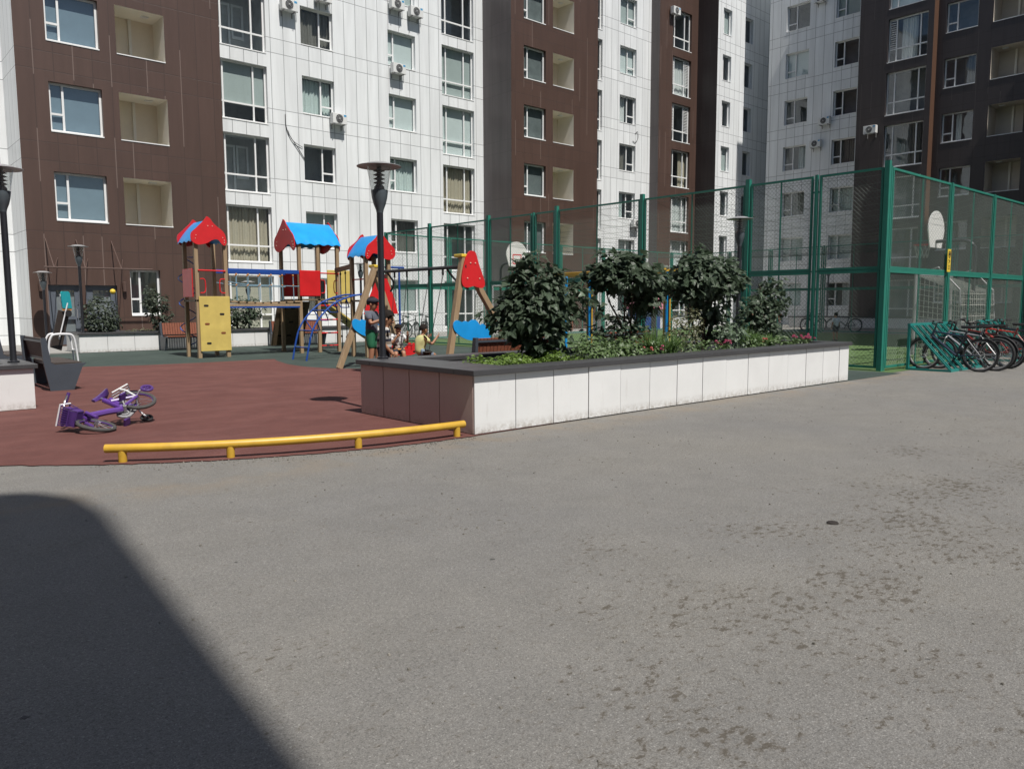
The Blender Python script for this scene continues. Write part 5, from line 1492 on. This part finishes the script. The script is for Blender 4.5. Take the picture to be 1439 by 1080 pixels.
cols = [('black and blue bicycle, first in the rack by the court corner', paint('dark blue bicycle paint', (.018, .026, .05)), .34),
        ('silver grey bicycle second in the near rack', paint('grey bicycle paint', (.22, .23, .25)), .34),
        ('black mountain bicycle with wide tyres third in the near rack', paint('black bicycle paint', (.014, .014, .016)), .35),
        ('dark red bicycle fourth in the near rack', paint('dark red bicycle paint', (.16, .014, .012)), .34),
        ('bright red bicycle at the end of the near rack', paint('red bicycle paint', (.42, .03, .02)), .33)]
random.seed(21)
for i, (lb, mt, w) in enumerate(cols):
    x = 17.62 + i * .46
    bicycle(lb, at(x + random.uniform(-.05, .05), 5.93 - .14 * (i % 2) - .1 * (i == 2), 0, R(90 + random.uniform(-9, 9)), R(random.uniform(-5, 9))), mt, wr=w, guards=i in (0, 2, 3), turn=R(random.uniform(-20, 20)))
for i, (lb, mt) in enumerate((('red bicycle before the right rack', 'red bicycle paint'), ('dark bicycle cut by the right edge of the picture', 'black bicycle paint'), ('black bicycle in the right rack, behind the cut one', 'black bicycle paint'))):
    bicycle(lb, at(21.0 + i * .55, 5.95 - .1 * (i % 2), 0, R(90 + random.uniform(-8, 8)), R(random.uniform(-4, 8))), M[mt], guards=i == 1, turn=R(random.uniform(-20, 20)))
for i, lb in enumerate(('dark bicycle parked before the white facade, left of the fence post', 'dark bicycle parked before the white facade, between two fence posts', 'dark bicycle parked before the white facade, right of the fence post')):
    bicycle(lb, at(17.9 + i * .95, 27.4 + .25 * i, .004, R(-10 + 35 * i), R(4)), M['black bicycle paint'], turn=R(15))

# ------------------------------------------------------------------ people
M['skin'] = plain('warm tan skin', (.34, .17, .10), .5, .05, 8)
M['hair'] = plain('black hair', (.016, .012, .010), .85, .4, 90, spec=.2, bump=.6)
M['eye'] = plain('dark eye', (.01, .01, .01), .2)
M['cloth_yellow'] = plain('pale yellow shirt', (.62, .60, .28), .9, .05, 8)
M['cloth_dark'] = plain('dark navy cloth', (.022, .024, .035), .9, .1, 8)
M['cloth_grey'] = plain('grey shirt', (.10, .11, .14), .9, .08, 8)
M['cloth_green'] = plain('green shorts', (.012, .12, .055), .7, .1, 8)
M['cloth_denim'] = plain('light denim', (.20, .26, .33), .9, .25, 30)
M['cloth_white'] = plain('white shirt', (.66, .68, .72), .9, .04, 8)
M['shoe'] = plain('dark shoe', (.03, .03, .035), .6)
m = NT('striped shirt cloth'); co = m.coord(); sp = m.n('SeparateXYZ'); m.l(co, sp.inputs[0])
fz = m.math('FRACT', m.math('DIVIDE', m.math('ADD', sp.outputs[2], m.math('MULTIPLY', m.noise(4, 2, .5, co), .02)), .125))
c1 = m.mix(m.math('LESS_THAN', fz, .34), (.62, .60, .57), (.03, .032, .05)); c2 = m.mix(m.math('GREATER_THAN', fz, .66), c1, (.30, .25, .20)); m.base(c2); m.rough(.9); M['cloth_stripe'] = m.mat
m = NT('patterned grey white cloth'); co = m.coord()
m.base(m.mix(m.ramp(m.noise(14, 3, .6, co), [(.46, 0.), (.52, 1.)]), (.60, .60, .60), (.10, .10, .10))); m.rough(.9); M['cloth_pattern'] = m.mat

def skin(name, P, edges, rad, mat, parent, sub=2, extra=None):
    me = bpy.data.meshes.new(name + '_base'); names = list(P); idx = {n: i for i, n in enumerate(names)}
    me.from_pydata([P[n] for n in names], [(idx[a], idx[b]) for a, b in edges], [])
    o = bpy.data.objects.new(name + '_base', me); col.objects.link(o)
    o.modifiers.new('skin', 'SKIN'); sk = me.skin_vertices[0].data
    for n in names:
        r = rad[n]; sk[idx[n]].radius = r if isinstance(r, tuple) else (r, r)
        sk[idx[n]].use_root = (idx[n] == 0)
    ss = o.modifiers.new('sub', 'SUBSURF'); ss.levels = sub; ss.render_levels = sub
    dg = bpy.context.evaluated_depsgraph_get(); dg.update()
    ev = bpy.data.meshes.new_from_object(o.evaluated_get(dg)); ev.name = name
    mb = MB(); mb.add([tuple(v.co) for v in ev.vertices], [tuple(p.vertices) for p in ev.polygons])
    bpy.data.objects.remove(o); bpy.data.meshes.remove(me); bpy.data.meshes.remove(ev)
    if extra: extra(mb)
    return mb.build(name, mat, parent, True)

def person(label, loc, rz, h, pose, shirt, pants, shorts=True, hair_len=0, cap=None, group='children at the swing', shoe='shoe'):
    """local frame: faces +x, left is +y; pose gives joints in units of height 1"""
    o = thing('person', label, 'person', loc, rz, group)
    J = {k: Vector(v) * h for k, v in pose.items()}
    r = lambda x: x * h
    hd = J['head']; fdir = (J.get('face', hd + Vector((1, 0, 0))) - hd).normalized() if 'face' in J else Vector((1, 0, 0))
    side = Vector((0, 0, 1)).cross(fdir).normalized(); upd = fdir.cross(side)
    P = {'pelvis': J['pelvis'], 'waist': J['pelvis'].lerp(J['chest'], .5), 'chest': J['chest'], 'neck': J['neck'], 'jaw': hd - upd * r(.045) + fdir * r(.012), 'skull': hd + upd * r(.022), 'crown': hd + upd * r(.062)}
    E_ = [('pelvis', 'waist'), ('waist', 'chest'), ('chest', 'neck'), ('neck', 'jaw'), ('jaw', 'skull'), ('skull', 'crown')]
    Rr = {'pelvis': r(.060), 'waist': r(.055), 'chest': r(.062), 'neck': r(.030), 'jaw': (r(.046), r(.048)), 'skull': (r(.060), r(.066)), 'crown': (r(.038), r(.042))}
    for s in ('l', 'r'):
        for a, b, ra in (('hip', 'pelvis', .062), ('knee', 'hip', .040), ('ankle', 'knee', .026), ('toe', 'ankle', .024), ('shoulder', 'chest', .040), ('elbow', 'shoulder', .027), ('wrist', 'elbow', .019), ('palm', 'wrist', .022)):
            n = a + s
            P[n] = J[n] if n in J else None
            if a == 'palm': P[n] = J['wrist' + s] + (J['wrist' + s] - J['elbow' + s]).normalized() * r(.045)
            if a == 'toe':
                an = J['ankle' + s]; fd = Vector((1, 0, 0)); P[n] = an + fd * r(.085) + Vector((0, 0, -r(.022)))
            E_.append((n, b if b in ('pelvis', 'chest') else b + s)); Rr[n] = r(ra)
        P['calf' + s] = P['knee' + s].lerp(P['ankle' + s], .32); Rr['calf' + s] = r(.036)
        E_.remove(('ankle' + s, 'knee' + s)); E_ += [('calf' + s, 'knee' + s), ('ankle' + s, 'calf' + s)]
    def extra(mb):
        mb.ball(tuple(hd + fdir * r(.068) - upd * r(.008)), r(.014), 8, (1, .9, 1.1))                 # nose
        for k in (-1, 1): mb.ball(tuple(hd + side * k * r(.062) - upd * r(.004)), r(.018), 8, (.7, .6, 1.15))   # ears
        mb.ball(tuple(hd + fdir * r(.058) - upd * r(.042)), r(.013), 8, (.8, 1.3, .6))                # lips
        for s in ('l', 'r'):
            d = (P['palm' + s] - P['wrist' + s]).normalized(); sd2 = d.orthogonal().normalized(); nn = d.cross(sd2)
            for i in range(4):
                b = P['palm' + s] + d * r(.008) + sd2 * r((i - 1.5) * .011); ln = r((.036, .043, .040, .031)[i])
                mb.tube([b, b + d * ln * .5 + nn * r(.006), b + d * ln * .85 + nn * r(.02)], [r(.0062), r(.0058), r(.0045)], 6)
            b = P['wrist' + s] + d * r(.018) + sd2 * r(.018); mb.tube([b, b + sd2 * r(.018) + d * r(.014), b + sd2 * r(.02) + d * r(.032)], [r(.0075), r(.007), r(.005)], 6)
    skin('body', P, E_, Rr, M['skin'], o, 2, extra)
    # shirt
    Q = {'waist2': P['pelvis'] + (P['pelvis'] - P['waist']) * .55, 'waist': P['waist'], 'chest': P['chest'], 'collar': P['chest'].lerp(P['neck'], .62)}
    E2 = [('waist2', 'waist'), ('waist', 'chest'), ('chest', 'collar')]; R2 = {'waist2': r(.098), 'waist': r(.094), 'chest': r(.098), 'collar': r(.050)}
    for s in ('l', 'r'):
        Q['sh' + s] = P['shoulder' + s]; Q['sl' + s] = P['shoulder' + s].lerp(P['elbow' + s], .72); E2 += [('sh' + s, 'chest'), ('sl' + s, 'sh' + s)]; R2['sh' + s] = r(.050); R2['sl' + s] = r(.043)
    skin('shirt', Q, E2, R2, M[shirt], o)
    Q = {'top': P['pelvis'].lerp(P['waist'], .85), 'pelvis': P['pelvis']}; E2 = [('top', 'pelvis')]; R2 = {'top': r(.080), 'pelvis': r(.088)}
    for s in ('l', 'r'):
        Q['h' + s] = P['hip' + s]; Q['k' + s] = P['hip' + s].lerp(P['knee' + s], .92) ; E2 += [('h' + s, 'pelvis'), ('k' + s, 'h' + s)]; R2['h' + s] = r(.070); R2['k' + s] = r(.056)
        if not shorts: Q['a' + s] = P['knee' + s].lerp(P['ankle' + s], .92); E2.append(('a' + s, 'k' + s)); R2['a' + s] = r(.038)
    skin('shorts' if shorts else 'trousers', Q, E2, R2, M[pants], o)
    hb_ = MB(); hb_.ball((0, 0, 0), 1, 16)
    Mh = Matrix(((fdir.x, side.x, upd.x, 0), (fdir.y, side.y, upd.y, 0), (fdir.z, side.z, upd.z, 0), (0, 0, 0, 1)))
    def hp(v):
        v = Vector(v)
        zz = max(v.z, -.10 - .32 * max(0, -v.x) - hair_len) if v.x < .35 else max(v.z, .42)
        return Mh @ Vector((v.x * r(.078) - r(.008), v.y * r(.072), zz * r(.086))) + hd + upd * r(.022)
    hb_.v = [tuple(hp(v)) for v in hb_.v]
    hb_.build('hair', M['hair'], o, True)
    ey = MB()
    for k in (-1, 1): ey.ball(tuple(hd + fdir * r(.060) + side * k * r(.026) + upd * r(.006)), r(.008), 6)
    ey.build('eyes', M['eye'], o)
    if cap:
        cb = MB(); cb.ball(tuple(hd + upd * r(.045)), r(.083), 14, (1, .95, .62)); cb.ball(tuple(hd + upd * r(.040) + fdir * r(.09)), r(.05), 10, (1, 1, .12)); cb.build('cap', M[cap], o, True)
    for s in ('l', 'r'):
        sh = MB(); a, t = P['ankle' + s], P['toe' + s]
        sh.tube([a + Vector((-r(.03), 0, -r(.018))), a + Vector((r(.02), 0, -r(.012))), a + Vector((r(.07), 0, -r(.022))), a + Vector((r(.105), 0, -r(.028)))], [r(.026), r(.032), r(.029), r(.018)], 8)
        sh.build('shoe', M[shoe], o, True)
    return o
STAND = dict(pelvis=(0, 0, .53), chest=(.0, 0, .74), neck=(.005, 0, .835), head=(.02, 0, .915), hipl=(0, .052, .50), hipr=(0, -.052, .50), kneel=(.015, .058, .285), kneer=(.015, -.058, .285), anklel=(-.01, .06, .045), ankler=(-.01, -.06, .045),
             shoulderl=(0, .105, .79), shoulderr=(0, -.105, .79), elbowl=(-.01, .135, .62), elbowr=(-.01, -.135, .62), wristl=(.06, .12, .49), wristr=(.06, -.12, .49))
SIT = dict(pelvis=(-.02, 0, .36), chest=(.02, 0, .57), neck=(.05, 0, .665), head=(.075, 0, .745), hipl=(.02, .055, .345), hipr=(.02, -.055, .345), kneel=(.25, .07, .33), kneer=(.25, -.07, .31), anklel=(.28, .07, .09), ankler=(.20, -.07, .07),
           shoulderl=(.02, .105, .62), shoulderr=(.02, -.105, .62), elbowl=(.13, .16, .50), elbowr=(.14, -.16, .50), wristl=(.24, .15, .60), wristr=(.25, -.15, .62))
DX = math.atan2(-.666, .746)       # facing right across the picture
p = dict(STAND); p.update(head=(.045, 0, .895), face=(.12, 0, .865), neck=(.02, 0, .825), wristl=(.07, .10, .52), elbowl=(.0, .14, .63), wristr=(.09, -.09, .53), elbowr=(.01, -.135, .63))
person('boy in a striped T-shirt standing just behind the lamp post', (6.28, 9.90, .004), DX, 1.33, p, 'cloth_stripe', 'cloth_dark')
p = dict(STAND); p.update(kneel=(.06, .06, .28), anklel=(.03, .065, .045), elbowl=(.05, .14, .66), wristl=(.16, .10, .70), elbowr=(.05, -.14, .66), wristr=(.17, -.08, .71))
person('taller boy in green shorts and cap beside the blue swing panel', (8.62, 14.05, .004), DX - .25, 1.55, p, 'cloth_grey', 'cloth_green', cap='cloth_dark')
p = dict(SIT); p.update(face=(.13, .04, .72), elbowr=(.12, -.13, .48), wristr=(.15, -.03, .62), wristl=(.2, .15, .63))
person('child in a grey and white patterned shirt sitting on the orange swing seat', (9.42, 14.30, .0), R(-115), 1.18, p, 'cloth_pattern', 'cloth_dark')
person('child in a pale yellow shirt sitting on the dark swing seat', (9.14, 13.05, .02), R(0) - .1, 1.18, SIT, 'cloth_yellow', 'cloth_denim')
# people on the far side of the court, seen through the mesh
p = dict(STAND)
person('child in a white T-shirt standing inside the court', (28.4, 13.6, .004), R(60), 1.05, p, 'cloth_white', 'cloth_dark', group='people beyond the court')
SB = dict(SIT)
yf = 19.2
bench('bench with reddish slats beyond the court fence, people sitting on it', (38.6, 21.4, 0), R(90), 2.3)
for i, (lb, cl) in enumerate((('person in dark clothes on the far bench, nearest the shrub', 'cloth_dark'), ('person in grey on the far bench, in the middle', 'cloth_grey'), ('person in brown on the far bench, nearest the blue cloth', 'cloth_brown'))):
    if cl == 'cloth_brown': M[cl] = plain('brown cloth', (.05, .035, .028), .9)
    person(lb, (38.35, 21.8 + .62 * i, .0), R(180), 1.62 - .06 * i, {k: (v[0], v[1], v[2] - .075) for k, v in SB.items()}, cl, 'cloth_dark', shorts=False, group='people beyond the court')

# ------------------------------------------------------------------ things far behind the court
planter('low white planter beyond the court, in the shade of the right block', 44.0, 46.0, 12.5, 24.0, .66, M['planter_white'], [45], [12.5 + 1.25 * i for i in range(1, 9)], capw=.16, front_mat=M['slot'])  # near-black front panels stand in for shade on the end facing the sun
ph = thing('play_house', 'small play house with a pink roof behind the court, seen past the lamp', 'play house', (34.6, 27.6, .005), R(10))
MB().box((-.8, -.6, 0), (.8, .6, 1.25)).build('wall', M['play_navy'], ph, bevel=.02)
rf = MB(); rf.prism([(-.85, 1.15), (.85, 1.15), (0, 2.25)], lambda a, b, t: (t, a, b), -1.0, 1.0); rf.build('roof', M['pink'], ph)
MB().box((-.3, -.62, 0), (.3, -.605, .95)).build('door', M['slot'], ph)
# entrance porch of the second brown bay
pr = thing('entrance_porch', 'grey entrance porch with slatted base in front of the second brown bay', 'porch', (27.6, 28.9, 0))
MB().box((0, 0, .95), (2.6, 2.0, 1.38)).build('parapet', M['lamp_disc'], pr)
sl = MB()
for i in range(22): sl.box((.03 + i * .118, -.02, .02), (.09 + i * .118, .02, .95))
sl.build('slats', M['slat_red'], pr); MB().box((.0, .03, 0), (2.6, 1.9, .94)).build('core', M['slot'], pr)
MB().box((1.9, .3, 1.385), (2.6, 1.8, 2.5)).build('wall', M['cream'], pr)
q = MB(); q.face([(.1, 1.2, 1.39), (1.85, 1.2, 1.39), (1.85, 1.2, 2.6), (.1, 1.2, 2.6)]); q.build('pane', M['glass'], pr, fix=False)
MB().box((-.2, -.3, 2.62), (2.9, 2.05, 2.75)).build('canopy', M['lamp_disc'], pr)
for x in (.05, 1.8): MB().box((x - .04, 1.16, 1.385), (x + .04, 1.24, 2.61)).build('post', M['ac_dark'], pr)
planter('white planter in front of the second white bay, seen between the shrubs', 31.2, 40.0, 27.6, 28.6, .75, M['planter_white'], [31.2 + .8 * i for i in range(1, 11)], [28.1], capw=.16)
for i, (lb, x, y, rz) in enumerate((('bicycle lying behind the court near the far bench', 37.6, 19.2, 70), ('bicycle with blue frame parked behind the court', 38.0, 17.8, 100))):
    bicycle(lb, at(x, y, 0, R(rz), R(8)), M['dark blue bicycle paint'], turn=R(20))

# loose grit and crumbs on the drive: nobody could count it, one object
gt = MB(); rnd = random.Random(77)
for _ in range(900):
    x = rnd.uniform(.9, 15); y = rnd.uniform(.4, 6.2)
    if rnd.random() < .45:
        a = rnd.uniform(233, 270); rr = 5.62 + abs(rnd.gauss(0, .16)); x = 5.1 + rr * math.cos(R(a)); y = 12 + rr * math.sin(R(a))
    q = rnd.uniform(.003, .009)
    vs = [(x + rnd.uniform(.6, 1) * q * sx_, y + rnd.uniform(.6, 1) * q * sy_, (.0005 if k < 4 else q * rnd.uniform(.7, 1.2))) for k, (sx_, sy_) in enumerate(((-1, -1), (1, -1), (1, 1), (-1, 1), (-.6, -.6), (.6, -.6), (.6, .6), (-.6, .6)))]
    gt.add(vs, [(4, 5, 6, 7), (0, 1, 5, 4), (1, 2, 6, 5), (2, 3, 7, 6), (3, 0, 4, 7)])
M['grit'] = plain('grey grit', (.16, .15, .13), .9, .6, 3)
tag(gt.build('loose_grit', M['grit'], fix=False), 'loose grit and crumbs scattered over the asphalt and along the rubber edge', 'grit', kind='stuff')
